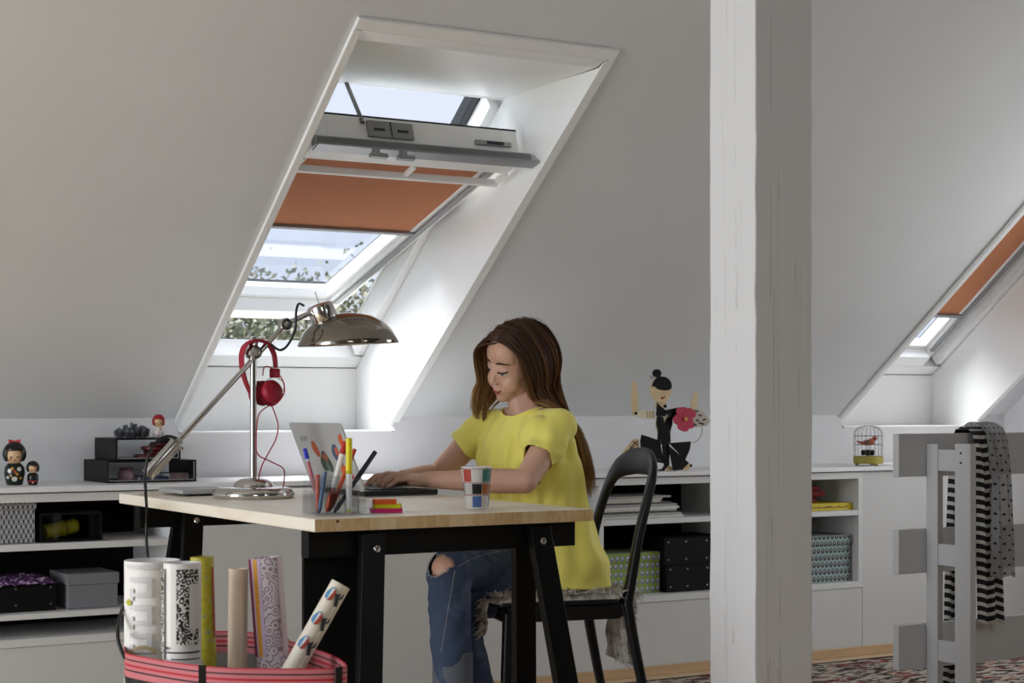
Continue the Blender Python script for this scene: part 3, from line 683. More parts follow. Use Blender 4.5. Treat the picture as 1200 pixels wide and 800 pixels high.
def text(body, size, loc, xdir, ydir, material, name, parent, ext=.0002, align='LEFT'):
    cu = bpy.data.curves.new(name, 'FONT'); cu.body = body; cu.size = size; cu.extrude = ext; cu.align_x = align
    o = bpy.data.objects.new(name, cu); COL.objects.link(o); bpy.context.view_layer.update()
    me = bpy.data.meshes.new_from_object(o.evaluated_get(bpy.context.evaluated_depsgraph_get())); bpy.data.objects.remove(o)
    xd, yd = Vector(xdir).normalized(), Vector(ydir).normalized(); M = Matrix((xd, yd, xd.cross(yd))).transposed().to_4x4(); M.translation = Vector(loc)-org(parent)
    me.transform(M); me.materials.clear(); me.materials.append(material)
    o2 = bpy.data.objects.new(name, me); COL.objects.link(o2); o2.parent = parent; return o2
text('acer', .030, h0+Nn*.0064+E*.150+Yv*(LYb-.045), (0, -1, 0), E, mat('logo_grey', '8a8a8a', .4), 'logo', lid)

# ------------------------------------------------------------------ acrylic organiser and its pens
ORX0 = P(352, 598, Z=DZ)
o1 = P(346, 597, Z=DZ); o2 = P(436, 603, Z=DZ)
OY0, OY1 = o2.y-.005, o2.y+.085; OX0, OX1 = P(373, 600, Y=OY0).x, P(440, 600, Y=OY0).x
og = thing('desk_organiser', ((OX0+OX1)/2, (OY0+OY1)/2, DZ), 'clear acrylic pen organiser with stepped compartments on the desk', 'organiser')
th = .003
def wall(x0, x1, y0, y1, z1, nm='wall'): MB().box(x0, x1, y0, y1, DZ+.004, DZ+z1).build(nm, ACRYL, og, bevel=.0006, segs=1)
MB().box(OX0, OX1, OY0, OY1, DZ+.0006, DZ+.004).build('base', ACRYL, og)
xs = [OX0, OX0+(OX1-OX0)*.38, OX0+(OX1-OX0)*.72, OX1]; hs_ = [.092, .070, .04]
for k in range(3):
    a, b, h = xs[k], xs[k+1], hs_[k]
    wall(a+.0003, a+th, OY0, OY1, h if k == 0 else hs_[k-1]); wall(a+th+.0003, b-.0003, OY0, OY0+th, h); wall(a+th+.0003, b-.0003, OY1-th, OY1, h); wall(a+th+.0003, b-.0003, (OY0+OY1)/2, (OY0+OY1)/2+th, h*.9)
wall(OX1-th, OX1, OY0+th+.0003, OY1-th-.0003, .034, 'wall')
def pen(tip, top, r, parts, label, cat='pen', nm='pen'):
    tip, top = Vector(tip), Vector(top); dd = (top-tip); Lh = dd.length; dd.normalize()
    t_ = thing(nm, tip, label, cat)
    for (nmp, a, b, ra, rb, col) in parts:
        MB().lathe([(0, a*Lh), (ra*r, a*Lh+.0002), (rb*r, b*Lh-.0005), (0, b*Lh)], tip, 14, dd).build(nmp, mat('pen_'+col, col, .35, var=.02), t_, smooth=40)
    return t_
def inorg(px, Yf, z=.0055): p = P(px, 560, Y=OY0+(OY1-OY0)*Yf); return Vector((min(max(p.x, OX0+.012), OX1-.012), p.y, DZ+z))
def penpx(pb, pt, Yf, Yt, r, parts, label, nm='pen', cat='pen'):
    b = inorg(pb, Yf); t2 = P(pt[0], pt[1], Y=OY0+(OY1-OY0)*Yt); return pen(b, t2, r, parts, label, cat, nm)
penpx(409, (409, 513), .30, .30, .0075, [('tip', 0, .05, .3, .5, 'e8e24a'), ('barrel', .05, .52, .9, 1, 'e9e9e4'), ('collar', .52, .55, 1.05, 1.05, 'd8c500'), ('cap', .55, 1, 1.0, 1.0, 'e8d400')], 'upright yellow highlighter with white barrel in the organiser', 'highlighter')
penpx(383, (405, 517), .72, .75, .0072, [('tip', 0, .06, .3, .8, 'c33a18'), ('foot', .06, .34, 1, 1, 'd2501f'), ('barrel', .34, .82, .95, .95, 'ece7e2'), ('cap', .82, 1, 1.05, .9, 'b5141c')], 'white marker with red cap leaning right in the organiser', 'marker')
penpx(376, (357, 525), .75, .8, .0048, [('tip', 0, .08, .2, .8, 'bcbcbc'), ('barrel', .08, .84, .9, .9, 'c9c6d4'), ('stripe', .3, .8, .93, .93, 'b96a76'), ('cap', .84, 1, 1.15, 1, '1f37b5')], 'slim pale ballpoint with blue end leaning left in the organiser')
penpx(391, (440, 529), .3, .55, .0062, [('tip', 0, .08, .3, .8, '151519'), ('barrel', .08, .55, .85, .85, '1b1b26'), ('cap', .55, 1, 1, .9, '10121f')], 'black fineliner leaning far right out of the organiser')
penpx(386, (416, 526), .85, .95, .0058, [('tip', 0, .1, .2, .9, 'c03a18'), ('barrel', .1, .8, 1, 1, 'd65a22'), ('cap', .8, 1, 1, .8, 'c54018')], 'orange pencil crayon behind the yellow highlighter', 'crayon')
penpx(372, (372, 556), .3, .4, .0055, [('tip', 0, .1, .2, .9, '8c2a14'), ('barrel', .1, 1, 1, 1, 'b9462a')], 'short rust red crayon standing low in the organiser', 'crayon')
penpx(366, (381, 552), .25, .3, .0050, [('tip', 0, .1, .2, .9, '31435f'), ('barrel', .1, 1, 1, 1, '4d6585')], 'short slate blue crayon standing low in the organiser', 'crayon')
# sticky notes
s0 = P(459, 601, Z=DZ); 
for k, (w, hgt, col, lb, a_, off) in enumerate(((.075, .010, 'd21e72', 'bottom pad of pink sticky notes in the small stack', .05, 0), (.066, .010, 'e3d90e', 'middle pad of yellow sticky notes in the small stack', -.12, .003), (.056, .011, 'ef6214', 'top pad of orange sticky notes in the small stack', .02, -.004))):
    z = DZ+.0005+sum((.010, .010, .011)[:k]); ca, sa = math.cos(a_-.45), math.sin(a_-.45)
    p = thing('sticky_notes', (s0.x+off, s0.y+.03, z), lb, 'sticky notes', 'sticky note pads by the organiser')
    c = Vector((s0.x+off, s0.y+.03, 0)); ax = (Vector((ca, sa, 0)), Vector((-sa, ca, 0)), Vector((0, 0, 1)))
    MB().obox(c+Vector((0, 0, z+hgt/2)), ax, (w/2, w*.36, hgt/2-.0004)).build('pad', mat('note_'+col, col, .6, var=.03), p)
    MB().obox(c+Vector((0, 0, z+hgt-.0003)), ax, (w/2+.0004, w*.36+.0004, .0002)).build('top_sheet', mat('note_'+col, col, .6), p)
# cup
c0 = P(566, 597, Z=DZ); c0 = Vector((c0.x, c0.y+.03, DZ)); CH = .104
cup = thing('paper_cup', c0, 'tall cup with red, teal, black, orange and blue check pattern on the desk', 'cup')
def cr_(h): return .0275+(.0365-.0275)*h/CH
cm = mat('cup_white', 'e5e2dc', .4, var=.02)
MB().lathe([(0, .0006), (.0265, .0006), (.0275, .002), (cr_(CH-.003), CH-.003), (.0385, CH-.003), (.0385, CH), (.0345, CH), (.026, .006), (0, .006)], c0, 40).build('body', cm, cup, smooth=30)
MB().lathe([(.0, .085), (.0345, .085)], c0, 32, caps=False).build('drink', mat('coffee', '5a4030', .2), cup)
rows = [(.068, .098, ['b3392a', 'd9d6d0', '3f7d77', '7a6a5a', 'd9d6d0', 'b3392a', '3f7d77', 'd9d6d0']), (.038, .063, ['c9c4bc', '141414', 'a8642a', '5d3a22', 'c9c4bc', '141414', 'a8642a', '3c5f8a']), (.006, .033, ['e2dfda', '4d6aa8', 'd9d6d0', '3d5a9a', 'e2dfda', 'b3392a', '4d6aa8', 'd9d6d0'])]
base_a = math.atan2(-c0.y, -c0.x)
for za, zb, cols in rows:
    for k, col in enumerate(cols):
        a0 = base_a-1.15+k*PI/4; m = MB(); n = 6
        vs = []
        for z in (za, zb):
            for i in range(n+1):
                a = a0+(PI/4-.04)*i/n; r = cr_(z)+.0004; vs.append(c0+Vector((r*math.cos(a), r*math.sin(a), z)))
        m.add(vs, [(i, i+1, n+2+i, n+1+i) for i in range(n)]).build('print_square', mat('cup_'+col, col, .4, var=.02), cup, smooth=True)
m = MB()
for z in (.0355, .0655, .1000):
    for k in range(40):
        a = base_a-1.6+k*.08
        r = cr_(z)+.0005; p = c0+Vector((r*math.cos(a), r*math.sin(a), z)); m.obox(p, ((-math.sin(a), math.cos(a), 0), (math.cos(a), math.sin(a), 0), (0, 0, 1)), (.0008, .0002, .0012))
m.build('dotted_print', mat('cup_red_print', 'a33a35', .5), cup)
# slim grey keyboard-like device behind the lamp base
q0 = P(211, 582, Z=DZ); q1 = P(262, 583, Z=DZ)
kd = thing('slim_device', ((q0.x+q1.x)/2, q0.y+.03, DZ), 'slim rounded silver grey device lying behind the lamp base', 'device')
MB().prism(rrect(0, .16, 0, .19, .008), (q0.x+.004, q0.y+.0, DZ+.006), (1, 0, 0), (0, 1, 0), (0, 0, 1), .013).build('body', mat('device_grey', 'a9a9ab', .4, .2), kd, bevel=.004, smooth=30)
for k in range(3): MB().lathe([(.003, 0), (.003, .0066)], (q0.x+.03+k*.009, q0.y+.012, DZ+.0003), 10).build('foot', RUBBER, kd)
MB().box(q0.x+.07, q0.x+.15, q0.y+.02, q0.y+.15, DZ+.0003, DZ+.006).build('underside', LBK, kd)
# ------------------------------------------------------------------ chair
def sweep(pts, dims, side, n=14, ex=.75):
    """superellipse section: dims = (half width along the local across-vector, half thickness along side)"""
    m = MB(); vs = []; fs = []; N = len(pts); side = Vector(side).normalized()
    for i, p in enumerate(pts):
        t = (pts[min(N-1, i+1)]-pts[max(0, i-1)]).normalized(); sd = (side-t*side.dot(t)).normalized(); ac = t.cross(sd)
        for k in range(n):
            a = 2*PI*k/n; ca, sa = math.cos(a), math.sin(a)
            vs.append(p+ac*dims[i][0]*math.copysign(abs(ca)**ex, ca)+sd*dims[i][1]*math.copysign(abs(sa)**ex, sa))
    for i in range(N-1):
        for k in range(n): fs.append((i*n+k, i*n+(k+1) % n, (i+1)*n+(k+1) % n, (i+1)*n+k))
    fs += [tuple(range(n-1, -1, -1)), tuple(range((N-1)*n, N*n))]
    return m.add(vs, fs)
CB = Vector((3.0, 4.41, 0)); CR = Vector((.237, .971, 0)); CF = Vector((-.971, .237, 0)); CU = Vector((0, 0, 1))
def C_(r, f, z): return CB+CR*r+CF*f+CU*z
CHB = mat('chair_black', '090a0c', .36, var=.12, vscale=12, Specular_IOR_Level=.35)
ch = thing('dining_chair', CB, 'black wooden chair with an open curved hoop back, under the seated person', 'chair')
hoop = [C_(-.185, .01, .41), C_(-.188, -.006, .5), C_(-.186, -.03, .62), C_(-.176, -.062, .73), C_(-.148, -.088, .795), C_(-.08, -.108, .822), C_(0, -.116, .828), C_(.08, -.108, .822), C_(.148, -.088, .795), C_(.176, -.062, .73), C_(.186, -.03, .62), C_(.188, -.006, .5), C_(.185, .01, .41)]
hd_ = [(.021, .016), (.019, .015), (.017, .014), (.020, .013), (.032, .012), (.040, .011), (.042, .011)]; hd_ = hd_+hd_[-2::-1]
hp_ = catmull(hoop, 6); dims = []
for i in range(len(hp_)):
    q = i/6; a = min(int(q), 11); f_ = q-a; dims.append((hd_[a][0]*(1-f_)+hd_[a+1][0]*f_, hd_[a][1]*(1-f_)+hd_[a+1][1]*f_))
sweep(hp_, dims, CF, 16).build('backrest_hoop', CHB, ch, smooth=70)
for s in (-1, 1):
    sweep(catmull([C_(s*.185, .01, .43), C_(s*.188, -.012, .3), C_(s*.195, -.05, .12), C_(s*.2, -.08, .0135)], 6), [(.021-.0004*k, .017-.0003*k) for k in range(19)], CF).build('leg', CHB, ch, smooth=70)
    sweep(catmull([C_(s*.195, .375, .40), C_(s*.2, .385, .2), C_(s*.205, .392, .0125)], 6), [(.019-.0005*k, .019-.0005*k) for k in range(13)], CF).build('leg', CHB, ch, smooth=70)
    MB().bar(C_(s*.187, .03, .395), C_(s*.195, .36, .395), .022, .045).build('side_rail', CHB, ch, bevel=.006)
MB().bar(C_(-.18, .385, .395), C_(.18, .385, .395), .022, .042).build('front_rail', CHB, ch, bevel=.006)
MB().bar(C_(-.165, .012, .395), C_(.165, .012, .395), .022, .042).build('rear_rail', CHB, ch, bevel=.006)
MB().prism(rrect(-.215, .215, .02, .42, .05), CB+CU*.418, CR, CF, CU, .014).build('seat', CHB, ch, bevel=.004, smooth=30)
# sheepskin on the seat
t = NT('sheepskin'); v = t.coord(); nz = t.noise(v, 26, 4, .7, .4)
SKIN_F = t.fin(t.ramp(nz, [(.25, lin('4a433b')), (.40, lin('938a7e')), (.55, lin('cbc4b8')), (.72, lin('e6e1d8'))]), .9, Sheen_Weight=.3)
sk = thing('sheepskin', C_(0, .2, .432), 'curly grey brown sheepskin draped over the chair seat', 'sheepskin')
def fleece_path(f):
    # f runs from the hanging tail behind (negative) over the seat to the front hang
    if f < 0: return C_(0, -.035, .445+max(f, -.23)*1.0)+CF*0, CF*-1
    if f > .43: return C_(0, .44, .445-(f-.43)), CF
    return C_(0, f, .447), CU
rg_ = random.Random(9); m = MB()
NF, NR = 44, 26; vs = []; fs = []
def hw(f): return .205 if .03 < f < .40 else (.205-.12*min(1, (.03-f)/.06) if f <= .03 else .205-.03*(f-.4)/.1)
for i in range(NF+1):
    f = -.22+.76*i/NF; p, nn = fleece_path(f); w = hw(f)
    for j in range(NR+1):
        r = -w+2*w*j/NR; q = p+CR*r+nn*(.004*math.sin(i*1.3+j*.7)+.003*math.sin(j*1.9)); 
        if abs(r) > .19 and 0 < f < .43: q = q-CU*.02*((abs(r)-.19)/.015)
        vs.append(q)
for i in range(NF):
    for j in range(NR): a = i*(NR+1)+j; fs.append((a, a+NR+1, a+NR+2, a+1))
m.add(vs, fs); hide = m.build('hide', SKIN_F, sk, smooth=80)
md = hide.modifiers.new('solid', 'SOLIDIFY'); md.thickness = .006; md.offset = 1
m = MB()
for k in range(4200):
    f = rg_.uniform(-.22, .54); p, nn = fleece_path(f); w = hw(f); r = rg_.uniform(-w, w)
    q = p+CR*r+nn*.004
    if rg_.random() < .25: q = p+CR*math.copysign(w, r)*rg_.uniform(.9, 1.0)+nn*.002
    d = (nn+Vector((rg_.gauss(0, .5), rg_.gauss(0, .5), rg_.gauss(-.15, .4)))).normalized(); s1 = d.orthogonal().normalized(); s2 = d.cross(s1)
    Ln = rg_.uniform(.014, .034); ph = rg_.uniform(0, 6.28); cr = rg_.uniform(.002, .0045); pts = []
    for i in range(6):
        u_ = i/5; pts.append(q+d*Ln*u_+(s1*math.cos(ph+u_*7)+s2*math.sin(ph+u_*7))*cr*u_-CU*.010*u_*u_)
    m.tube(pts, [.0016, .0019, .0018, .0015, .0011, .0005], 3, caps=False)
m.build('wool', SKIN_F, sk, smooth=180, kind='stuff')

# ------------------------------------------------------------------ mesh hamper with paper rolls
rim_px = [(146, 762), (160, 768), (238, 780), (320, 783), (396, 782), (404, 776), (376, 762), (306, 742), (250, 739), (190, 743), (152, 752)]
HZ = .52
rim = catmull([P(x, y, Z=HZ) for x, y in rim_px], 5, True)
hc = sum(rim, Vector())/len(rim); hc.z = 0
hb = thing('mesh_hamper', hc, 'tall black mesh hamper with red striped band, holding wrapping paper rolls', 'hamper')
t = NT('red_striped_band'); s = t.sep(t.coord('UV')); v = s[1]
stripe = t.m_('LESS_THAN', t.m_('ABSOLUTE', t.m_('SUBTRACT', v, .30)), .035); st2 = t.m_('LESS_THAN', t.m_('ABSOLUTE', t.m_('SUBTRACT', v, .75)), .03); st3 = t.m_('LESS_THAN', t.m_('ABSOLUTE', t.m_('SUBTRACT', v, .52)), .05)
rib = t.m_('GREATER_THAN', t.m_('FRACT', t.m_('MULTIPLY', s[0], 260)), .55)
edge = t.m_('GREATER_THAN', v, .95)
c = t.mix(t.m_('MULTIPLY', rib, .5), lin('c4626a'), lin('b78d8e')); c = t.mix(t.m_('MAXIMUM', stripe, st2), c, lin('1c1416')); c = t.mix(t.m_('MAXIMUM', st3, edge), c, lin('b51f30'))
BAND = t.fin(c, .7); t.bump(rib, .3, .001)
def ringwall(pts, z0, z1, thick, taper0=1, taper1=1):
    m = MB(); n = len(pts); vs = []; uv = []; fs = []; acc = 0
    for i in range(n+1):
        p = pts[i % n]; q = pts[(i+1) % n]; o = (Vector((p.x, p.y, 0))-hc)
        for (z, tp, kk) in ((z0, taper0, 0), (z1, taper1, 1)):
            for io in (0, 1):
                b = hc+o*tp*(1-(thick/o.length if io else 0)); vs.append(Vector((b.x, b.y, z))); uv.append((acc, kk))
        acc += (q-p).length
    for i in range(n):
        a, b = i*4, i*4+4
        fs += [(a, b, b+2, a+2), (a+1, a+3, b+3, b+1), (a+2, b+2, b+3, a+3), (a, a+1, b+1, b)]
    m.add(vs, fs); m.uv = uv; return m
ringwall(rim, HZ-.045, HZ, .002).build('striped_band', BAND, hb, smooth=60)
t = NT('black_mesh'); s = t.sep(t.coord('UV')); fu = t.m_('FRACT', t.m_('MULTIPLY', t.m_('ADD', t.m_('MULTIPLY', s[0], 1), t.m_('MULTIPLY', s[1], .47)), 170)); fv = t.m_('FRACT', t.m_('MULTIPLY', t.m_('SUBTRACT', s[0], t.m_('MULTIPLY', s[1], .47)), 170))
hole = t.m_('MULTIPLY', t.m_('GREATER_THAN', fu, .35), t.m_('GREATER_THAN', fv, .35)); t.fin(lin('0c0c0d'), .6); t.set(t.b.inputs['Alpha'], t.m_('SUBTRACT', 1, t.m_('MULTIPLY', hole, .75)))
ringwall(rim, .02, HZ-.045, .001, .86, 1).build('mesh_wall', t.m, hb, smooth=60)
m = MB(); bp = [hc+(Vector((p.x, p.y, 0))-hc)*.87 for p in rim]; n = len(bp)
m.prism([(p.x, p.y) for p in bp], (0, 0, .002), (1, 0, 0), (0, 1, 0), (0, 0, 1), .018).build('base', BLACKBOARD, hb)
for i in (10, 20, 33, 48):
    p = rim[i]; o = (Vector((p.x, p.y, 0))-hc); a = hc+o*1.006; b = hc+o*.875; tang = Vector((-o.y, o.x, 0)).normalized()
    MB().obox(Vector(((a.x*1), (a.y*1), HZ-.022)), (tang, o.normalized(), CU), (.008, .0015, .0235)).build('strap', RUBBER, hb)
    MB().bar((a.x, a.y, HZ-.045), (b.x, b.y, .02), .012, .004, up=o).build('strap', RUBBER, hb)
hpnt = rim[0]; MB().tube(catmull([P(147, 772, d=hpnt.x/ (SY+(147-600)/F_PX*CY)), P(139, 752, d=3.42), P(139, 730, d=3.45), P(147, 710, d=3.5), P(158, 735, d=3.54), P(155, 752, Z=HZ)], 8), .004, 10).build('handle', RUBBER, hb, smooth=True)
# rolls
def roll(name, ct, cb, r, material, label, turns=2.2, th=.0009, gap=.0035, seam=0.0, inner=None):
    """a rolled sheet: spiral section between bottom centre cb and top centre ct"""
    ct, cb = Vector(ct), Vector(cb); ax = (ct-cb).normalized(); u = ax.cross(Vector((SY, CY, 0))).normalized(); w = ax.cross(u)
    n = int(turns*36); m = MB(); vs = []; uv = []; acc = 0
    for i in range(n+1):
        a = seam+2*PI*turns*i/n; rr_ = r-gap*(turns*i/n)
        if i: acc += rr_*2*PI*turns/n
        for rad in (rr_, rr_-th):
            for p, hh in ((cb, 0), (ct, (ct-cb).length)):
                vs.append(p+(u*math.cos(a)+w*math.sin(a))*rad); uv.append((acc, hh))
    fs = []
    for i in range(n):
        a, b = i*4, i*4+4
        fs += [(a, a+1, b+1, b), (a+2, b+2, b+3, a+3), (a+1, a+3, b+3, b+1), (a, b, b+2, a+2)]
    fs += [(0, 2, 3, 1), (n*4, n*4+1, n*4+3, n*4+2)]
    m.add(vs, fs); m.uv = uv
    T = thing(name, cb, label, 'paper roll', 'wrapping paper rolls in the hamper')
    o = m.build('sheet', material, T, smooth=35)
    def patch(poly_uv, mt, nm='print', lift=.0004):
        """poly in (angle offset metres from the side facing the room's camera end, height below the top)"""
        k = len(poly_uv); q = MB(); vs2 = []
        for (x, y) in poly_uv:
            a = front+x/r; rad = r+lift; vs2.append(ct-ax*y+(u*math.cos(a)+w*math.sin(a))*rad)
        q.add(vs2, [tuple(range(k))]); return q
    tocam = (Vector((0, 0, CAM_Z))-ct); tocam -= ax*tocam.dot(ax); tocam.normalize(); front = math.atan2(tocam.dot(w), tocam.dot(u))
    right = u*-math.sin(front)+w*math.cos(front); sgn = 1 if right.dot(Vector((CY, -SY, 0))) > 0 else -1
    def strip(x0, x1, y0, y1, mt, nm='print', lift=.0004, n=8):
        q = MB(); vs2 = []
        for y in (y0, y1):
            for i in range(n+1):
                a = front+sgn*(x0+(x1-x0)*i/n)/r; vs2.append(ct-ax*y+(u*math.cos(a)+w*math.sin(a))*(r+lift))
        q.add(vs2, [(i, i+1, n+2+i, n+1+i) for i in range(n)]); ul = []
        q.uv = [(x0+(x1-x0)*i/n, -y) for y in (y0, y1) for i in range(n+1)]
        return q.build(nm, mt, o, smooth=True)
    def shape(poly, mt, nm='print', lift=.0004):
        q = MB(); cx = sum(p[0] for p in poly)/len(poly); cy = sum(p[1] for p in poly)/len(poly); vs2 = []
        for (x, y) in [(cx, cy)]+list(poly):
            a = front+sgn*x/r; vs2.append(ct-ax*y+(u*math.cos(a)+w*math.sin(a))*(r+lift))
        k = len(poly); q.add(vs2, [(0, 1+i, 1+(i+1) % k) for i in range(k)]); return q.build(nm, mt, o, smooth=True)
    return T, strip, shape
def rollpx(name, top, bot, r, d, dbot, *a, **kw):
    return roll(name, P(*top, d=d), (lambda q: Vector((q.x, q.y, q.z)))(P(*bot, d=dbot)), r, *a, **kw)
PW_ = mat('roll_white', 'e6e4e0', .55, var=.02)
def vroll(name, pxc, ytop, r, d, material, label, lean=(0, 0), **kw):
    c = P(pxc, ytop, d=d); b = Vector((c.x-lean[0], c.y-lean[1], .022)); return roll(name, c, b, r, material, label, **kw)
T, st, sh = vroll('paper_roll', 178, 656, .057, 3.50, PW_, 'widest white paper roll with pale grey meander print in the hamper', turns=2.1, gap=.004, seam=2.4)
PG = mat('roll_pale_grey', 'cfcecb', .55, var=.02)
for k in range(3):
    y0 = .03+k*.055
    st(-.048, .000, y0, y0+.009, PG); st(-.009, .000, y0+.009, y0+.038, PG, n=3); st(-.048, -.039, y0+.022, y0+.046, PG, n=3); st(-.039, -.009, y0+.030, y0+.038, PG)
st(-.057, .03, .006, .013, PG, n=12)
ring = []
for k in range(16): a = -1.2+k*1.75/15; ring.append((-.018+.042*math.sin(a+.2), .205-.042*math.cos(a+.2)))
for k in range(15, -1, -1): a = -1.2+k*1.75/15; ring.append((-.018+.034*math.sin(a+.2), .205-.034*math.cos(a+.2)))
q_ = mat('roll_tan', 'b9a682', .55)
for k in range(15): sh([ring[k], ring[k+1], ring[30-k], ring[31-k]], q_, lift=.0006)
sh([(-.062, .080), (-.052, .072), (-.043, .080), (-.052, .088)], mat('roll_lime', 'b3ad22', .5)); sh(blob(.025, .205, .011, .011, .1), mat('roll_blue', '2f6f93', .5))
T, st, sh = vroll('paper_roll', 213, 659, .0385, 3.33, PW_, 'white paper roll with black scribbled block print in the hamper', turns=2.3, gap=.005, seam=1.2)
t = NT('scribble_print'); uvc = t.mapv(t.coord('UV'), (1, 1, 1)); vo = t.n('ShaderNodeTexVoronoi', {'Vector': uvc, 'Scale': 95.0}); n1 = t.m_('FRACT', t.m_('ADD', t.m_('MULTIPLY', vo.outputs['Distance'], 2.2), t.noise(uvc, 120, 2, .5, 2.0)))
SCR = t.fin(t.mix(t.m_('GREATER_THAN', n1, .62), lin('161616'), lin('d9d7d3')), .55)
st(-.010, .036, .010, .152, SCR, n=12); st(.014, .038, .038, .123, PG, lift=.0008); st(-.052, -.040, .01, .18, SCR, n=5)
PB = mat('roll_black', '171717', .5); st(-.038, -.028, .156, .161, PB); st(-.036, .04, .165, .168, PB, n=12); st(-.02, .04, .178, .180, PB, n=10)
t = NT('olive_paper'); nz = t.noise(t.coord('UV'), 60, 3); OLV = t.fin(t.ramp(nz, [(.4, lin('a39a1c')), (.55, lin('b3a92c')), (.66, lin('8f936a'))]), .5)
T, st, sh = vroll('paper_roll', 237, 652, .0235, 3.47, OLV, 'olive yellow paper roll behind the scribbled one in the hamper', lean=(-.02, 0), turns=2.5, gap=.0025, seam=0.3)
st(.020, .026, .02, .16, mat('roll_red', 'a11a2a', .5), n=3)
CRM = mat('cream_sheen_paper', 'ead6bf', .35, .0, var=.03)
T, st, sh = vroll('paper_roll', 279, 666, .0195, 3.42, CRM, 'slim cream pearl paper roll standing in the middle of the hamper', lean=(.008, 0), turns=2.3, gap=.002, seam=2.6)
t = NT('floral_paper'); s = t.sep(t.coord('UV')); vo = t.n('ShaderNodeTexVoronoi', {'Vector': t.coord('UV'), 'Scale': 55.0}); vd = vo.outputs['Distance']
fl_ = t.m_('FRACT', t.m_('MULTIPLY', vd, 3.2)); FLO = t.fin(t.mix(t.m_('GREATER_THAN', fl_, .62), lin('dcd6dc'), lin('a58a99')), .55)
T, st, sh = rollpx('paper_roll', (310, 653), (332, 960), .0335, 3.42, 3.42, FLO, 'floral paper roll with magenta and orange edge stripes in the hamper', turns=2.6, gap=.004, seam=1.0)
st(-.040, -.030, .0, .19, mat('roll_magenta', '7a1746', .5), n=4); st(-.030, -.026, .0, .19, mat('roll_lilac', 'c7b3cf', .5), n=3); st(-.026, -.016, .0, .19, mat('roll_orange', 'd99a2b', .5), n=4); st(-.016, -.009, .0, .19, mat('roll_lilac', 'c7b3cf', .5), n=3)
st(.024, .05, .0, .19, mat('roll_pink_grey', 'c6b0b2', .5), n=6)
t = NT('boat_base'); BO = t.fin(lin('ddd3c1'), .5)
T, st, sh = rollpx('paper_roll', (399, 684), (330, 806), .0205, 3.34, 3.30, BO, 'short cream paper roll printed with sailing boats, leaning right in the hamper', turns=2.4, gap=.003, seam=2.2)
for k in range(3):
    y = .018+k*.052; x0 = -.012
    sh([(x0-.006, y+.008), (x0+.002, y-.006), (x0+.010, y-.004), (x0+.004, y+.020), (x0-.004, y+.018)], mat('boat_blue', '3f7fae', .5))
    sh([(x0+.003, y-.004), (x0+.010, y-.003), (x0+.010, y+.014), (x0+.003, y+.019)], mat('boat_sail', 'd8d6d4', .5), lift=.0006)
    sh([(x0+.009, y-.004), (x0+.014, y+.002), (x0+.012, y+.018), (x0+.004, y+.022)], mat('boat_red', '9b3a2a', .5), lift=.0007)
    sh([(x0+.013, y+.004), (x0+.030, y-.004), (x0+.032, y+.006), (x0+.022, y+.012), (x0+.030, y+.024), (x0+.022, y+.026)], mat('boat_dark', '34383c', .5))

# ------------------------------------------------------------------ black display boxes on the worktop
def showbox(x0, x1, y0, y1, z0, z1, label):
    b = thing('display_box', ((x0+x1)/2, (y0+y1)/2, z0), label, 'display box', 'black display boxes on the worktop'); t_ = .005
    MB().box(x0, x1, y0, y1, z0, z0+t_).build('base', BLACK, b, bevel=.001); MB().box(x0, x1, y0, y1, z1-t_, z1).build('top', BLACK, b, bevel=.001)
    for xa in (x0, x1-t_): MB().box(xa, xa+t_, y0, y1, z0+t_, z1-t_).build('side', BLACK, b, bevel=.001)
    for (a, c, e, f) in ((x0+t_, x0+t_+.003, z0+t_, z1-t_), (x1-t_-.003, x1-t_, z0+t_, z1-t_), (x0+t_+.003, x1-t_-.003, z0+t_, z0+t_+.003)):
        MB().box(a, c, y0+.003, y0+.006, e, f).build('front_edging', mat('edging_grey', '8f8f90', .4), b)
    MB().box(x0+t_, x1-t_, y0+.0065, y0+.008, z0+t_+.003, z1-t_).build('glass', GLASS, b)
    return b
showbox(1.755, 2.05, 5.375, 5.62, .7525, .822, 'larger lower black display box with glass front on the worktop')
showbox(1.785, 2.0, 5.385, 5.60, .8225, .893, 'smaller upper black display box with glass front on the worktop')
rr = random.Random(3)
for k in range(4):
    c = Vector((1.905+.03*(k % 2)+.012*k, 5.45+.03*(k % 2), .829+.0125*k))
    ell = MB().lathe([(0, 0), (.034, 0), (.038, .003), (.038, .009), (.034, .012), (0, .012)], c, 24, (rr.uniform(-.08, .08), 0, 1)); th_ = thing('red_tin', c, ['lowest', 'second lowest', 'third', 'topmost'][k]+' flat red tin piled in the upper display box', 'tin', 'red tins in the display box')
    ell.build('tin', mat('tin_red', '8c1414', .3, var=.1), th_, smooth=40); MB().lathe([(.0385, .005), (.0387, .006), (.0387, .007), (.0385, .008)], c, 24, caps=False).build('gold_rim', mat('tin_dark_rim', '5a1a12', .35), th_)
jc = Vector((1.835, 5.44, .758)); jr = thing('pink_jar', jc, 'pale pink jar with red lid in the lower display box', 'jar')
MB().lathe([(0, 0), (.024, 0), (.026, .004), (.026, .022), (.02, .028), (.018, .032), (0, .032)], jc, 24).build('jar', mat('jar_pink', 'b98c90', .35, var=.15, vscale=60), jr, smooth=50)
MB().lathe([(0, .032), (.019, .032), (.019, .040), (0, .041)], jc, 24).build('lid', mat('jar_red', '6b1218', .4), jr, smooth=40)
nb = thing('notebook', (1.92, 5.45, .758), 'dark blue notebook lying in the lower display box', 'notebook')
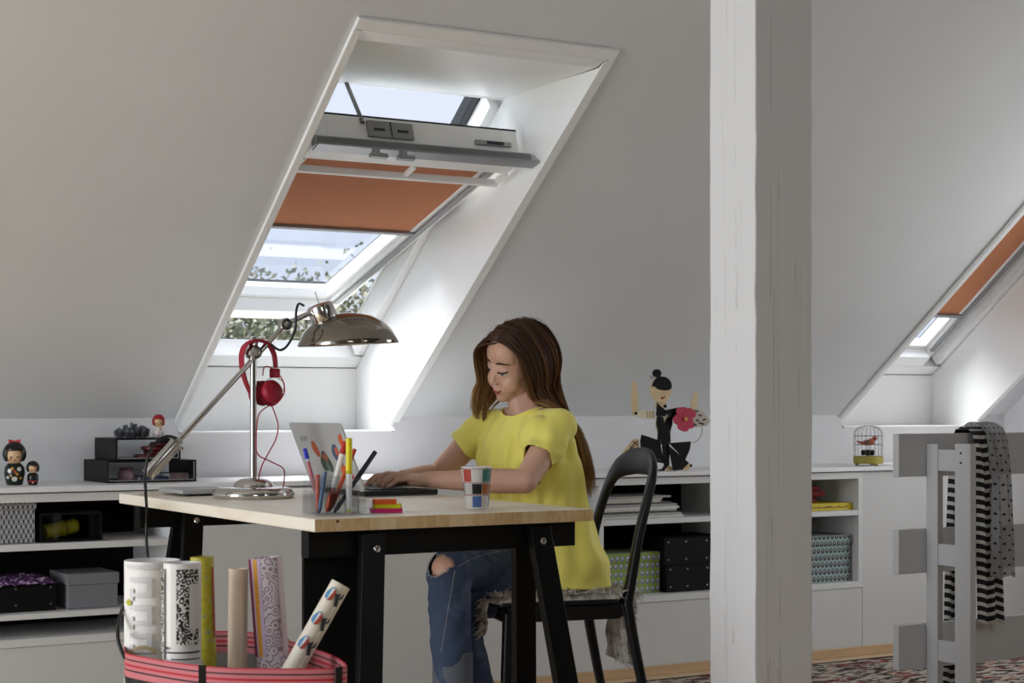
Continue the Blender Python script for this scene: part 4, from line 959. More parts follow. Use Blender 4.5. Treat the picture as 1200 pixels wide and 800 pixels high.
MB().box(1.875, 1.965, 5.41, 5.52, .7582, .768).build('pages', MAGP[0], nb); MB().box(1.874, 1.966, 5.408, 5.521, .768, .7695).build('cover', mat('blue_cover', '1e2a52', .5), nb); MB().box(1.874, 1.966, 5.408, 5.41, .7582, .768).build('spine', mat('blue_cover', '1e2a52', .5), nb)
pb_ = thing('small_book', (2.0, 5.45, .758), 'small pinkish book with patterned spine in the lower display box', 'book')
MB().box(1.972, 2.035, 5.41, 5.50, .7582, .777).build('pages', MAGP[0], pb_); MB().box(1.971, 2.036, 5.4085, 5.501, .777, .779).build('cover', mat('pink_cover', '8c6a66', .5, var=.3, vscale=80), pb_); MB().box(1.971, 2.036, 5.4085, 5.41, .7582, .777).build('spine', mat('pink_cover', '8c6a66', .5), pb_)
# dark mug-like disc at right of upper box
MB().lathe([(0, 0), (.02, 0), (.021, .002), (.021, .045), (.018, .045), (.018, .004), (0, .004)], (1.968, 5.53, .829), 24).build('dark_mug', mat('mug_dark', '26282a', .4), smooth=40, label='dark grey mug at the right end of the upper display box', cat='mug')
# grey coral ornament
cc = Vector((P(156, 510, Y=5.47).x, 5.47, .8935)); co = thing('coral_ornament', cc, 'grey frilly coral ornament on top of the upper display box', 'ornament')
CG = mat('coral_grey', '6f7276', .8, var=.25, vscale=60); rr = random.Random(8)
for k in range(44):
    a = rr.uniform(0, 2*PI); rad = .052*math.sqrt(rr.random()); b = cc+Vector((rad*math.cos(a), rad*.7*math.sin(a), .002)); m = MB()
    up_ = Vector((rad*math.cos(a)*14, rad*math.sin(a)*10, 1)).normalized(); ln = .034*(1-rad/.06)+.014
    for q in range(7):
        for s_ in range(5):
            an = 2*PI*s_/5+q*.6; o_ = up_.orthogonal().normalized(); w_ = up_.cross(o_); dr = (up_*.55+(o_*math.cos(an)+w_*math.sin(an))).normalized(); p = b+up_*ln*(q+.3)/7
            m.add([p-dr.cross(up_).normalized()*.0045, p+dr*.017*(1-q*.09)+up_*.004, p+dr.cross(up_).normalized()*.0045, p+dr*.004-up_*.002], [(0, 1, 3), (1, 2, 3), (2, 1, 0), (0, 3, 2)])
    m.tube([b, b+up_*ln], .0015, 5); m.build('frond', CG, co)

# ------------------------------------------------------------------ kokeshi-like dolls
def doll(c, h, label, hair, body, style):
    c = Vector(c); D = thing('wooden_doll', c, label, 'doll'); k = h/.14
    fw = Vector((-c.x, -c.y, 0)).normalized(); sd = Vector((-fw.y, fw.x, 0))   # faces the room
    BM = mat('doll_body_'+body, body, .3, var=.03); HM = mat('doll_hair_'+hair, hair, .22, var=.05); FM = mat('doll_face', 'd9b48c', .4, var=.03)
    if style == 'round': prof = [(0, 0), (.022, 0), (.030, .008), (.034, .025), (.030, .045), (.02, .056), (0, .06)]
    else: prof = [(0, 0), (.022, 0), (.025, .003), (.032, .035), (.030, .055), (.022, .066), (.012, .07), (0, .072)]
    MB().lathe([(a*k, b*k) for a, b in prof], c, 28).build('body', BM, D, smooth=60)
    hc_ = c+Vector((0, 0, (.094 if style != 'round' else .086)*k))
    MB().ell(hc_, (.030*k, .030*k, .031*k), 24, 16).build('head', FM, D, smooth=True)
    # hair cap: ellipsoid shell cut open at the face
    bm = bmesh.new(); bmesh.ops.create_uvsphere(bm, u_segments=32, v_segments=20, radius=1)
    for v in bm.verts: v.co = Vector((v.co.x*.0345*k, v.co.y*.0345*k, v.co.z*.037*k))
    M = Matrix((fw, sd, Vector((0, 0, 1)))).transposed()
    dele = [v for v in bm.verts if (v.co.x > .014*k and v.co.z < .010*k and abs(v.co.y) < .019*k) or v.co.z < -.022*k]
    bmesh.ops.delete(bm, geom=dele, context='VERTS'); bm.transform(M.to_4x4()); mm = MB(); bm.verts.index_update()
    mm.add([hc_+v.co+Vector((0, 0, .003*k)) for v in bm.verts], [[v.index for v in f.verts] for f in bm.faces]); bm.free()
    ho = mm.build('hair', HM, D, smooth=60); so = ho.modifiers.new('s', 'SOLIDIFY'); so.thickness = .002*k; so.offset = 1
    INK = mat('doll_ink', '120d0c', .4)
    for s_ in (-1, 1):
        e = hc_+fw*.0293*k+sd*s_*.010*k-Vector((0, 0, .006*k)); MB().ell(e, (.0035*k, .0035*k, .0022*k), 10, 6).build('eye', INK, D, smooth=True)
        e = hc_+fw*.0275*k+sd*s_*.014*k-Vector((0, 0, .013*k)); MB().ell(e, (.003*k, .003*k, .003*k), 8, 6).build('cheek', mat('doll_cheek', 'c77f70', .5), D, smooth=True)
    MB().ell(hc_+fw*.0262*k-Vector((0, 0, .015*k)), (.003*k, .003*k, .002*k), 8, 6).build('mouth', mat('doll_lip', 'a81f1f', .4), D, smooth=True)
    return D, k, fw, sd, hc_
def spots(D, c, k, fw, sd, items):
    for (a, z, r, rad, col) in items:
        dr = (fw*math.cos(a)+sd*math.sin(a)); p = Vector(c)+dr*rad*k+Vector((0, 0, z*k)); MB().lathe([(r*k, -.002*k), (r*k*.9, .0012*k), (0, .0016*k)], p, 10, dr).build('painted_flower', mat('dot_'+col, col, .35), D, smooth=40)
c = P(17, 568, Z=.7523); D, k, fw, sd, hc_ = doll(c, .138, 'largest wooden doll with black bob and dark green flowered kimono', '0b0a0a', '14241d', 'tall')
spots(D, c, k, fw, sd, [(-.5, .045, .007, .0315, 'e0dcd2'), (.5, .05, .007, .0315, 'e0dcd2'), (.0, .02, .009, .0285, 'd8d4c8'), (-.2, .052, .005, .032, 'c9912c'), (.25, .035, .005, .031, 'c9912c'), (-.75, .025, .006, .029, 'd8d4c8'), (.7, .022, .005, .029, 'c9912c'), (.05, .042, .005, .0315, 'b84a2a'), (-.35, .03, .004, .030, 'c9912c')])
bw = hc_+Vector((0, 0, .043*k))
for s_ in (-1, 1): MB().lathe([(.002*k, 0), (.005*k, .010*k), (.0065*k, .017*k), (0, .019*k)], bw, 12, sd*s_).build('bow', mat('bow_coral', 'c8434a', .4), D, smooth=50)
MB().ell(bw-Vector((0, 0, .003*k)), (.004*k, .004*k, .005*k), 10, 8).build('bow_knot', mat('bow_coral', 'c8434a', .4), D, smooth=True)
c = P(38.5, 568, Z=.7523); D, k, fw, sd, hc_ = doll(c, .077, 'smallest wooden doll with black hair and black dress on the worktop', '0b0a0a', '101011', 'tall')
spots(D, c, k, fw, sd, [(0, .014, .007, .026, 'c23a35'), (0, .014, .004, .0275, 'e2ddd8')]); MB().lathe([(.0295*k, .018*k), (.0300*k, .02*k), (.0305*k, .023*k), (.0300*k, .025*k)], c, 24, caps=False).build('sash_belt', mat('belt_red', 'a32a28', .4), D)
MB().ell(hc_+fw*.031*k+sd*.01*k+Vector((0, 0, .012*k)), (.007*k, .007*k, .004*k), 10, 8).build('hair_clip', mat('belt_red', 'a32a28', .4), D, smooth=True)
c = Vector((P(186, 512, Y=5.45).x, 5.45, .8935)); D, k, fw, sd, hc_ = doll(c, .083, 'wooden doll with crimson bob and white dotted body on the display box', '9a1626', 'd9d6d2', 'round')
spots(D, c, k, fw, sd, [(-.5, .04, .004, .032, 'b02030'), (.3, .045, .004, .031, 'b02030'), (0, .03, .004, .0345, 'b02030'), (.55, .025, .004, .034, 'b02030'), (-.6, .02, .004, .033, 'b02030'), (-.1, .014, .004, .032, 'b02030')])

# ------------------------------------------------------------------ jointed plywood dancer on the worktop
FYD = 5.30
def dp(x, y): q = P(690+x/5, 416.5+y/5, Y=FYD); return (q.x, max(q.z, .7526))
t = NT('plywood'); g = t.noise(t.mapv(t.coord(), (6, 6, 40)), 3, 4, .6, .5); PLY = t.fin(t.ramp(g, [(.3, lin('c9ac7c')), (.7, lin('dbc299'))]), .5)
DB = mat('dancer_black', '060607', .7, var=.1, Specular_IOR_Level=.2); DC = mat('dancer_cream', 'd9cdb2', .6, var=.06, vscale=60); DR = mat('dancer_lip', '8c1a24', .5)
o0 = P(770, 556, Y=FYD); fig = thing('jointed_figure', (o0.x, FYD, .7523), 'flat jointed wooden dancer with black bun, vest and pleated skirt on the worktop', 'figure')
def flat(nm, pts, mt, y=0.0, t_=.006, par=None): return MB().prism([dp(*p) for p in pts], (0, FYD+y, 0), (1, 0, 0), (0, 0, 1), (0, 1, 0), t_).build(nm, mt, par or fig, bevel=.0008, segs=1)
def oval(cx, cy, rx, ry, n=24, a0=0, a1=2*PI): return [(cx+rx*math.cos(a0+(a1-a0)*k/(n-1 if a1-a0 < 6 else n)), cy+ry*math.sin(a0+(a1-a0)*k/(n-1 if a1-a0 < 6 else n))) for k in range(n)]
hd = flat('head', oval(425, 200, 60, 78), PLY, 0, .008)
flat('hair', [(366, 185)]+oval(428, 180, 58, 58, 16, PI, 2*PI)+[(486, 188), (470, 202), (440, 205), (405, 198), (380, 178)], DB, -.002, .0018, hd); flat('hair_bun', oval(401, 104, 25, 24), DB, -.001, .007, hd); flat('hair_bow', [(362, 118), (398, 108), (400, 124), (366, 138)], mat('dancer_grey', '9c9a96', .6), .001, .004, hd)
flat('lips', [(420, 250), (428, 240), (436, 242), (450, 234), (446, 248), (428, 258)], DR, -.0012, .001, hd)
flat('neck', [(405, 268), (462, 268), (466, 310), (400, 310)], PLY, .009, .005); flat('collar_pin', oval(455, 296, 10, 10, 14), DB, .0075, .001)
flat('bow_tie', [(398, 278), (445, 318), (452, 340), (445, 356), (390, 350)], DB, -.004, .003); flat('bow_tie', [(520, 304), (462, 316), (452, 340), (470, 352), (520, 372)], DB, -.004, .003); flat('bow_knot', oval(452, 330, 13, 13, 14), DB, -.0055, .0014)
flat('blouse', [(400, 345), (500, 345), (492, 410), (480, 470), (470, 520), (415, 520), (410, 470), (395, 410)], DC, .004, .004)
flat('vest', [(405, 352), (438, 360), (444, 400), (462, 360), (490, 356), (492, 400), (478, 445), (482, 520), (400, 520), (408, 440), (396, 400)], DB, .0, .0036)
for nm, pts, y in (('skirt_panel', [(304, 462), (415, 498), (420, 540), (316, 582), (300, 540), (296, 500)], .0), ('skirt_panel', [(280, 600), (420, 528), (440, 632), (380, 622), (320, 606)], .003), ('skirt_panel', [(465, 512), (595, 502), (588, 550), (560, 612), (480, 530)], .0), ('skirt_panel', [(455, 520), (580, 628), (540, 668), (486, 698)], -.003), ('skirt_panel', [(425, 520), (470, 520), (470, 640), (436, 640)], .002)):
    flat(nm, pts, DB, y-.006, .0026)
for x, y in ((412, 505), (462, 510), (400, 608), (458, 612)): flat('rivet', oval(x, y, 8, 8, 12), mat('rivet_dark', '2c2926', .4, .5), -.0105, .0014)
flat('upper_arm', [(275, 326), (385, 318), (392, 372), (330, 370), (268, 354)], DC, .002, .004)
flat('forearm', [(262, 152), (282, 152), (296, 230), (298, 340), (262, 346), (256, 240)], PLY, .0065, .004)
flat('rivet', oval(278, 338, 9, 9, 12), DB, .0005, .0014); 
for k in range(3): flat('sleeve_line', [(340+k*16, 326), (346+k*16, 326), (350+k*16, 364), (344+k*16, 364)], mat('sleeve_olive', '9a8f5a', .6), .0012, .0007)
flat('upper_arm', [(500, 330), (600, 320), (620, 340), (610, 372), (500, 372)], DC, .006, .004); flat('forearm', [(628, 210), (648, 212), (650, 270), (638, 330), (606, 328), (612, 270)], PLY, .0105, .004)
flower = thing('paper_flower', (0, 0, 0)); flower.parent = fig; ORG[flower] = ORG[fig]; PK = mat('flower_pink', 'b81f43', .6, var=.15, vscale=60)
for k in range(5):
    a = 2*PI*k/5+.5; flat('petal', blob(550+36*math.cos(a), 370+44*math.sin(a), 34, 34, .15, seed=k), PK, -.0115-.0012*k, .001, flower)
flat('flower_centre', oval(552, 372, 12, 12, 12), mat('flower_yellow', 'c98a2a', .6), -.020, .002, flower)
bagf = flat('cloth_bag', [(600, 318), (640, 312), (680, 350), (702, 382), (680, 412), (620, 420), (600, 385), (590, 345)], mat('bag_beige', 'bdb2a6', .8, var=.1, vscale=40), -.012, .008)
for x, y in ((620, 325), (640, 350), (665, 375), (625, 380), (655, 400), (612, 405), (640, 395)): flat('bag_print', blob(x, y, 11, 6, .4, 10, seed=x), mat('bag_ink', '2a2c3a', .7), -.0128, .0006, bagf)
MB().tube(catmull([Vector((dp(655, 415)[0], FYD-.008, dp(655, 415)[1])), Vector((dp(655, 450)[0], FYD-.008, dp(655, 450)[1])), Vector((dp(635, 490)[0], FYD-.008, dp(635, 490)[1])), Vector((dp(600, 514)[0], FYD-.008, dp(600, 514)[1]))], 6), .0012, 8).build('wire', mat('wire_dark', '55504a', .5, .5), fig, smooth=True)
lg = flat('leg', [(262, 492), (290, 486), (300, 528), (180, 656), (160, 672), (132, 668), (160, 620)], PLY, .002, .005)
for k in range(6):
    x, y = 275-k*20, 500+k*26
    flat('lace', [(x-18, y+4), (x-14, y), (x+16, y+26), (x+12, y+30)], DB, .0012, .0007, lg); flat('lace', [(x+14, y), (x+18, y+4), (x-20, y+30), (x-24, y+26)], DB, .0014, .0005, lg)
flat('shoe', [(115, 690), (150, 662), (185, 650), (205, 640), (190, 672), (150, 690), (125, 708)], DB, -.003, .008)
flat('leg', [(440, 660), (470, 640), (500, 660), (490, 692), (420, 694)], PLY, .002, .005); flat('shoe', [(388, 690), (410, 668), (430, 664), (455, 625), (470, 640), (440, 690), (420, 704), (392, 704)], DB, -.0005, .005)
flat('leg', [(545, 670), (580, 640), (606, 632), (608, 654), (580, 672), (556, 678)], PLY, .002, .005); flat('rivet', oval(600, 644, 8, 8, 12), DB, .0005, .0014)

# ------------------------------------------------------------------ bird cage
cg = P(1017.5, 543, Y=5.36); cg = Vector((cg.x, 5.36, .7523)); cage = thing('bird_cage', cg, 'small wire bird cage with yellow base on the worktop', 'cage')
CW = mat('cage_wire', '77736a', .4, .6); CYL = mat('cage_yellow', 'a2963a', .5, var=.1); cr = .058
MB().lathe([(0, .008), (cr, .008), (cr+.002, .01), (cr+.002, .036), (cr-.002, .038), (0, .038)], cg, 32).build('base', CYL, cage, smooth=40)
for k in range(3): a = .5+k*2.1; MB().ell(cg+Vector((cr*.8*math.cos(a), cr*.8*math.sin(a), .006)), (.009, .009, .006), 10, 6).build('foot', CYL, cage, smooth=True)
for k in range(20):
    a = 2*PI*k/20; e = Vector((math.cos(a), math.sin(a), 0)); MB().tube(catmull([cg+e*cr+Vector((0, 0, .036)), cg+e*cr+Vector((0, 0, .12)), cg+e*cr*.93+Vector((0, 0, .142)), cg+e*cr*.6+Vector((0, 0, .157)), cg+e*.004+Vector((0, 0, .162))], 3), .0007, 5).build('wire', CW, cage)
for z in (.085, .12): MB().tube([cg+Vector((cr*math.cos(2*PI*k/32), cr*math.sin(2*PI*k/32), z)) for k in range(32)], .0009, 6, closed=True).build('hoop', CW, cage)
bd = cg+Vector((0, 0, .062)); bird = thing('toy_bird', (bd.x, bd.y, .79), 'small red-breasted toy bird inside the wire cage', 'bird')
ax = Vector((CY, -SY, 0))
m = MB(); m.capsule(bd-ax*.012+Vector((0, 0, .030)), .011, bd+ax*.012+Vector((0, 0, .034)), .014, 14, 5).ell(bd+ax*.026+Vector((0, 0, .048)), (.010, .010, .010), 14, 10).capsule(bd-ax*.02+Vector((0, 0, .028)), .007, bd-ax*.045+Vector((0, 0, .036)), .003, 10, 4).build('body', mat('bird_red', 'a8573f', .7, var=.25, vscale=70), bird, smooth=True)
MB().lathe([(.0035, 0), (0, .009)], bd+ax*.034+Vector((0, 0, .049)), 8, ax).build('beak', mat('bird_beak', '3a3026', .5), bird)
MB().ell(bd-ax*.004+Vector((SY*-.012, -CY*.012, .034)), (.018, .004, .008), 12, 8).build('wing', mat('bird_wing', '5c4a42', .7), bird, smooth=True)
for s_ in (-1, 1): MB().tube([bd+ax*.004*s_+Vector((0, 0, -.022)), bd+ax*.004*s_+Vector((0, 0, .024))], .001, 6).build('leg', mat('bird_beak', '3a3026', .5), bird)
m = MB(); rr = random.Random(2)
for k in range(14): p = bd+Vector((rr.uniform(-.03, .03), rr.uniform(-.03, .03), -.018)); m.ell(p+Vector((0, 0, .008)), (.008, .008, .012), 8, 6)
m.build('cage_moss', mat('cage_dark', '1f1d1a', .9), cage, smooth=True)

# ------------------------------------------------------------------ slatted bed end at the right
BG = mat('bed_paint', 'b4b4b6', .5, var=.02, vscale=6)
bc = P(1053, 533, d=4.2); bx0, byf = bc.x, bc.y
bed = thing('bed_end', (bx0, byf, 0), 'pale grey slatted bed end with narrow ladder-like upright frame', 'bed')
for za, zb in ((.826, .930), (.592, .699), (.361, .469)): MB().box(bx0, 4.7, byf, byf+.02, za, zb).build('slat', BG, bed, bevel=.002)
xr = P(1085, 600, Y=byf).x
MB().box(xr, xr+.02, byf-.038, byf-.0005, .0095, .905).build('upright', BG, bed, bevel=.002); MB().box(xr, xr+.02, byf-.145, byf-.095, .0095, .907).build('upright', BG, bed, bevel=.002)
for za, zb in ((.841, .892), (.614, .665), (.383, .434), (.15, .20)): MB().box(xr+.002, xr+.016, byf-.0945, byf-.0385, za, zb).build('rung', BG, bed, bevel=.001)
for z in (.885, .862): MB().lathe([(.003, 0), (.003, .0006), (0, .0007)], (xr, byf-.115, z), 10, (-1, 0, 0)).build('screw', RUBBER, bed)
MB().box(4.6, 4.66, byf+.021, byf+.08, .0095, .93).build('upright', BG, bed, bevel=.002)
# striped scarf and dotted tulle over the top slat
def drape(x0, x1, prof, amp, waves, seed, nx=40, skew=None):
    pts = catmull([(0, y, z) for y, z in prof], 8); m = MB(); vs = []; uv = []; acc = 0; fs = []; g = random.Random(seed); ph = g.uniform(0, 6)
    Lt = sum((pts[i+1]-pts[i]).length for i in range(len(pts)-1))
    for i, p in enumerate(pts):
        if i: acc += (p-pts[i-1]).length
        for j in range(nx+1):
            u_ = j/nx; fr_ = acc/Lt; hang = min(1, abs(p.z-.935)/.12)
            wx = (x1-x0)*(u_-.5)*(1-.18*math.sin(PI*min(1, fr_*1.4)))+(x0+x1)/2+(skew(fr_) if skew else 0)
            yy = p.y+amp*hang*math.sin(u_*waves*2*PI+ph+fr_*1.3)*(.6+.4*math.sin(fr_*5))
            vs.append(Vector((wx, yy, p.z+.004*math.sin(u_*9+ph)*hang))); uv.append((u_*(x1-x0), acc))
    for i in range(len(pts)-1):
        for j in range(nx): a = i*(nx+1)+j; fs.append((a, a+1, a+nx+2, a+nx+1))
    m.add(vs, fs); m.uv = uv; return m
t = NT('striped_knit'); s = t.sep(t.coord('UV')); stp = t.m_('GREATER_THAN', t.m_('FRACT', t.m_('MULTIPLY', s[1], 46)), .42)
STR = t.fin(t.mix(stp, lin('b9b6b2'), lin('0d0d10')), .9); t.bump(t.noise(t.coord('UV'), 900, 2), .3)
xs0 = P(1112, 600, Y=byf+.04).x; xs1 = P(1164, 600, Y=byf-.03).x
sfm = drape(xs0, xs1, [(byf-.036, .46), (byf-.035, .6), (byf-.034, .8), (byf-.026, .915), (byf-.004, .942), (byf+.024, .942), (byf+.042, .91), (byf+.05, .7), (byf+.05, .45), (byf+.05, .12)], .010, 2.6, 3, skew=lambda f: .028*(1-f)-.016*f)
sf = sfm.build('striped_scarf', STR, smooth=80, label='black and white striped scarf hung over the top slat of the bed end', cat='scarf'); md = sf.modifiers.new('s', 'SOLIDIFY'); md.thickness = .002
t = NT('dotted_tulle'); s = t.sep(t.coord('UV')); row = t.m_('FLOOR', t.m_('MULTIPLY', s[1], 55))
fu = t.m_('SUBTRACT', t.m_('FRACT', t.m_('ADD', t.m_('MULTIPLY', s[0], 55), t.m_('MULTIPLY', t.m_('MODULO', row, 2.0), .5))), .5); fv = t.m_('SUBTRACT', t.m_('FRACT', t.m_('MULTIPLY', s[1], 55)), .5)
dot = t.m_('LESS_THAN', t.m_('ADD', t.m_('MULTIPLY', fu, fu), t.m_('MULTIPLY', fv, fv)), .028); t.fin(t.mix(dot, lin('9a999b'), lin('101012')), .9); t.set(t.b.inputs['Alpha'], t.m_('MAXIMUM', dot, .6))
xt0 = P(1158, 600, Y=byf-.05).x; xt1 = P(1186, 600, Y=byf-.05).x
tu = drape(xt0, xt1, [(byf-.052, .575), (byf-.052, .7), (byf-.048, .82), (byf-.034, .925), (byf-.004, .953), (byf+.026, .953), (byf+.06, .91), (byf+.068, .75), (byf+.066, .6)], .009, 2.2, 8, skew=lambda f: .012*(1-f)-.02*max(0, f-.3)).build('tulle_scarf', t.m, smooth=80, label='sheer grey dotted tulle hung beside the striped scarf', cat='scarf'); md = tu.modifiers.new('s', 'SOLIDIFY'); md.thickness = .001

# ------------------------------------------------------------------ garden outside
MB().box(-40, 60, 7.5, 90, -4.3, -4.2).build('ground', mat('lawn', '5d6b46', .9, var=.2, vscale=.6), kind='structure')
LEAF = [mat('leaf_olive', '6d7563', .6, var=.3, vscale=2), mat('leaf_autumn', '7d7a63', .6, var=.3, vscale=2), mat('leaf_green', '55634f', .6, var=.3, vscale=2)]; BARK = mat('bark', '4c433a', .9, var=.2)
def tree(x, y, h, r, lm, label, seed, n=24000):
    g = np.random.RandomState(seed); base = Vector((x, y, -4.2)); T = thing('garden_tree', base, label, 'tree', 'trees outside the skylights')
    MB().tube([base, base+Vector((.1, 0, h*.3)), base+Vector((-.05, .1, h*.62)), base+Vector((0, 0, h*.9))], [.16, .13, .09, .03], 10).build('trunk', BARK, T, smooth=True)
    m = MB()
    for k in range(9):
        a = k*2.4; z0 = h*(.35+.05*k); m.tube([base+Vector((0, 0, z0)), base+Vector((math.cos(a)*r*.5, math.sin(a)*r*.5, z0+h*.10)), base+Vector((math.cos(a)*r*.85, math.sin(a)*r*.85, z0+h*.16))], [.05, .03, .01], 6)
    m.build('branches', BARK, T, smooth=True)
    cen = g.normal(size=(34, 3)); cen /= np.linalg.norm(cen, axis=1)[:, None]; cen[:, 2] = np.abs(cen[:, 2])**.7*np.sign(cen[:, 2]); cen *= (g.uniform(.35, 1, (34, 1)))**.35; cen = cen*np.array([r, r, h*.34])+np.array([0, 0, h*.64])
    p = cen[g.randint(0, 34, n)]+g.normal(size=(n, 3))*r*.22; p = p[p[:, 2] < h*.985]; n = len(p); d1 = g.normal(size=(n, 3)); d1 /= np.linalg.norm(d1, axis=1)[:, None]; d2 = np.cross(d1, g.normal(size=(n, 3))); d2 /= np.linalg.norm(d2, axis=1)[:, None]
    s_ = g.uniform(.022, .042, (n, 1)); V = np.stack([p-d1*s_, p+d2*s_*.55, p+d1*s_, p-d2*s_*.55], 1).reshape(-1, 3)
    me = bpy.data.meshes.new('foliage'); me.from_pydata(V.tolist(), [], [(4*i, 4*i+1, 4*i+2, 4*i+3) for i in range(n)]); me.materials.append(lm); o = bpy.data.objects.new('foliage', me); COL.objects.link(o); o.parent = T; o['kind'] = 'stuff'
tree(5.2, 14.0, 6.4, 1.6, LEAF[0], 'grey green tree outside, leftmost in the gap under the open sash', 1)
tree(6.6, 14.6, 6.45, 1.5, LEAF[1], 'brownish tree outside, in the middle of the gap under the open sash', 2)
tree(8.2, 15.6, 6.95, 1.8, LEAF[2], 'dark green tree outside, seen right of the open sash', 3)
tree(9.4, 15.2, 6.95, 1.6, LEAF[0], 'grey green tree outside, rightmost beside the open sash', 4)
tree(17.2, 17.0, 5.7, 1.5, LEAF[1], 'tree outside behind the glass of the far right skylight', 5)
# ------------------------------------------------------------------ the girl
from mathutils.bvhtree import BVHTree
HO = Vector((2.700, 4.45, 1.121)); hy, hp2, hr = math.radians(6), math.radians(21), math.radians(15); HS = .95
F0 = Vector((-math.cos(hy), -math.sin(hy), 0)); L0 = Vector((math.sin(hy), -math.cos(hy), 0)); U0 = Vector((0, 0, 1))
HF = F0*math.cos(hp2)-U0*math.sin(hp2); U1 = U0*math.cos(hp2)+F0*math.sin(hp2)
HL_ = L0*math.cos(hr)-U1*math.sin(hr); HU = U1*math.cos(hr)+L0*math.sin(hr)
HM = Matrix((HF, HL_, HU)).transposed()
def H(f, l, u): return HO+(HF*f+HL_*l+HU*u)*HS
def he(m, c, r, n=20, k=14): m.ell(H(*c), tuple(x*HS for x in r), n, k, HM)
def hcap(m, a, ra, b, rb): m.capsule(H(*a), ra*HS, H(*b), rb*HS)
def remesh(m, voxel, smooth_it, name):
    me = bpy.data.meshes.new(name); me.from_pydata([tuple(v) for v in m.v], [], m.f); o = bpy.data.objects.new(name, me); COL.objects.link(o)
    rm = o.modifiers.new('r', 'REMESH'); rm.mode = 'VOXEL'; rm.voxel_size = voxel; rm.adaptivity = 0
    if smooth_it: sm = o.modifiers.new('s', 'SMOOTH'); sm.factor = .5; sm.iterations = smooth_it
    bpy.context.view_layer.update(); dg = bpy.context.evaluated_depsgraph_get()
    out = bpy.data.meshes.new_from_object(o.evaluated_get(dg)); bpy.data.objects.remove(o); return out
def place(me, name, material, parent, edit=None, cut=None):
    co = np.empty(len(me.vertices)*3); me.vertices.foreach_get('co', co); co = co.reshape(-1, 3)
    no = np.empty(len(me.vertices)*3); me.vertices.foreach_get('normal', no); no = no.reshape(-1, 3)
    if edit: co = edit(co, no)
    mask = cut(co) if cut else None
    me.vertices.foreach_set('co', co.ravel())
    if mask is not None and mask.any():
        bm = bmesh.new(); bm.from_mesh(me); bm.verts.ensure_lookup_table(); bmesh.ops.delete(bm, geom=[bm.verts[i] for i in np.nonzero(mask)[0]], context='VERTS'); bm.to_mesh(me); bm.free()
    me.update(); vs = [v.co.copy() for v in me.vertices]; bvh = BVHTree.FromPolygons(vs, [tuple(p.vertices) for p in me.polygons])
    o0 = org(parent) if parent else Vector((0, 0, 0)); me.transform(Matrix.Translation(-o0)); me.polygons.foreach_set('use_smooth', [True]*len(me.polygons)); me.materials.clear(); me.materials.append(material)
    o = bpy.data.objects.new(name, me); COL.objects.link(o); o.parent = parent; return o, bvh
G = thing('person', (2.76, 4.45, 0), 'person with long brown hair, yellow t-shirt and ripped jeans typing at the laptop', 'person')
# --- skin
t = NT('skin'); v = t.coord(); nz = t.noise(v, 14, 3)
SKN = t.fin(t.ramp(nz, [(.3, lin('c89a82')), (.7, lin('d4a992'))]), .5, Subsurface_Weight=.12, Subsurface_Scale=.01); t.b.inputs['Subsurface Radius'].default_value = (1, .35, .2); t.bump(t.noise(v, 600, 2), .05, .0004)
m = MB()
he(m, (-.012, 0, .045), (.098, .075, .086)); he(m, (.030, 0, .0), (.066, .064, .085)); he(m, (.050, 0, -.055), (.042, .046, .046)); he(m, (.070, 0, -.086), (.021, .022, .016))
for s in (-1, 1):
    he(m, (.055, s*.034, -.034), (.034, .029, .036)); he(m, (.016, s*.040, -.048), (.048, .023, .038)); he(m, (.066, s*.022, .034), (.021, .026, .015))
    he(m, (.0715, s*.031, .016), (.0145, .0165, .0125)); he(m, (.097, s*.0095, -.0265), (.0080, .0062, .0058)); he(m, (.078, s*.018, -.058), (.014, .012, .010))
    he(m, (-.010, s*.073, .004), (.020, .007, .031)); he(m, (-.016, s*.076, .012), (.012, .008, .02))
he(m, (.046, 0, .05), (.046, .060, .056))
hcap(m, (.084, 0, .022), .0085, (.1015, 0, -.017), .0085); he(m, (.1045, 0, -.0215), (.0090, .0085, .0078))
he(m, (.087, 0, -.045), (.010, .016, .016)); he(m, (.0915, 0, -.0545), (.0075, .017, .0055)); he(m, (.0890, 0, -.0655), (.0085, .015, .0062)); he(m, (.079, 0, -.078), (.012, .018, .012))
NB = Vector((2.742, 4.45, .955))
m.capsule(H(-.020, 0, -.04), .047, NB, .050); m.capsule(H(.015, 0, -.06), .034, NB+Vector((-.01, 0, 0)), .045)
SN, SF = Vector((2.76, 4.31, .938)), Vector((2.675, 4.588, .935)); EN, EF = Vector((2.605, 4.245, .782)), Vector((2.575, 4.715, .782)); WN, WF = Vector((2.378, 4.415, .785)), Vector((2.405, 4.615, .783))
m.capsule((2.765, 4.45, .90), .085, (2.80, 4.45, .54), .10); m.capsule(NB, .05, SN, .042); m.capsule(NB, .05, SF, .042)
for S_, E_, W_ in ((SN, EN, WN), (SF, EF, WF)):
    m.capsule(S_, .043, S_.lerp(E_, .5), .041); m.capsule(S_.lerp(E_, .5), .041, E_, .034); m.capsule(E_, .035, E_.lerp(W_, .3), .036); m.capsule(E_.lerp(W_, .3), .036, W_, .0235)
RK, LK = Vector((2.403, 4.33, .535)), Vector((2.475, 4.43, .425)); RA, LA = Vector((2.42, 4.335, .10)), Vector((2.56, 4.42, .10)); RH, LHp = Vector((2.79, 4.53, .515)), Vector((2.80, 4.37, .495))
for h_, k_, a_ in ((RH, RK, RA), (LHp, LK, LA)):
    m.capsule(h_, .07, k_, .050); m.capsule(k_, .050, k_.lerp(a_, .35), .046); m.capsule(k_.lerp(a_, .35), .046, a_, .03)
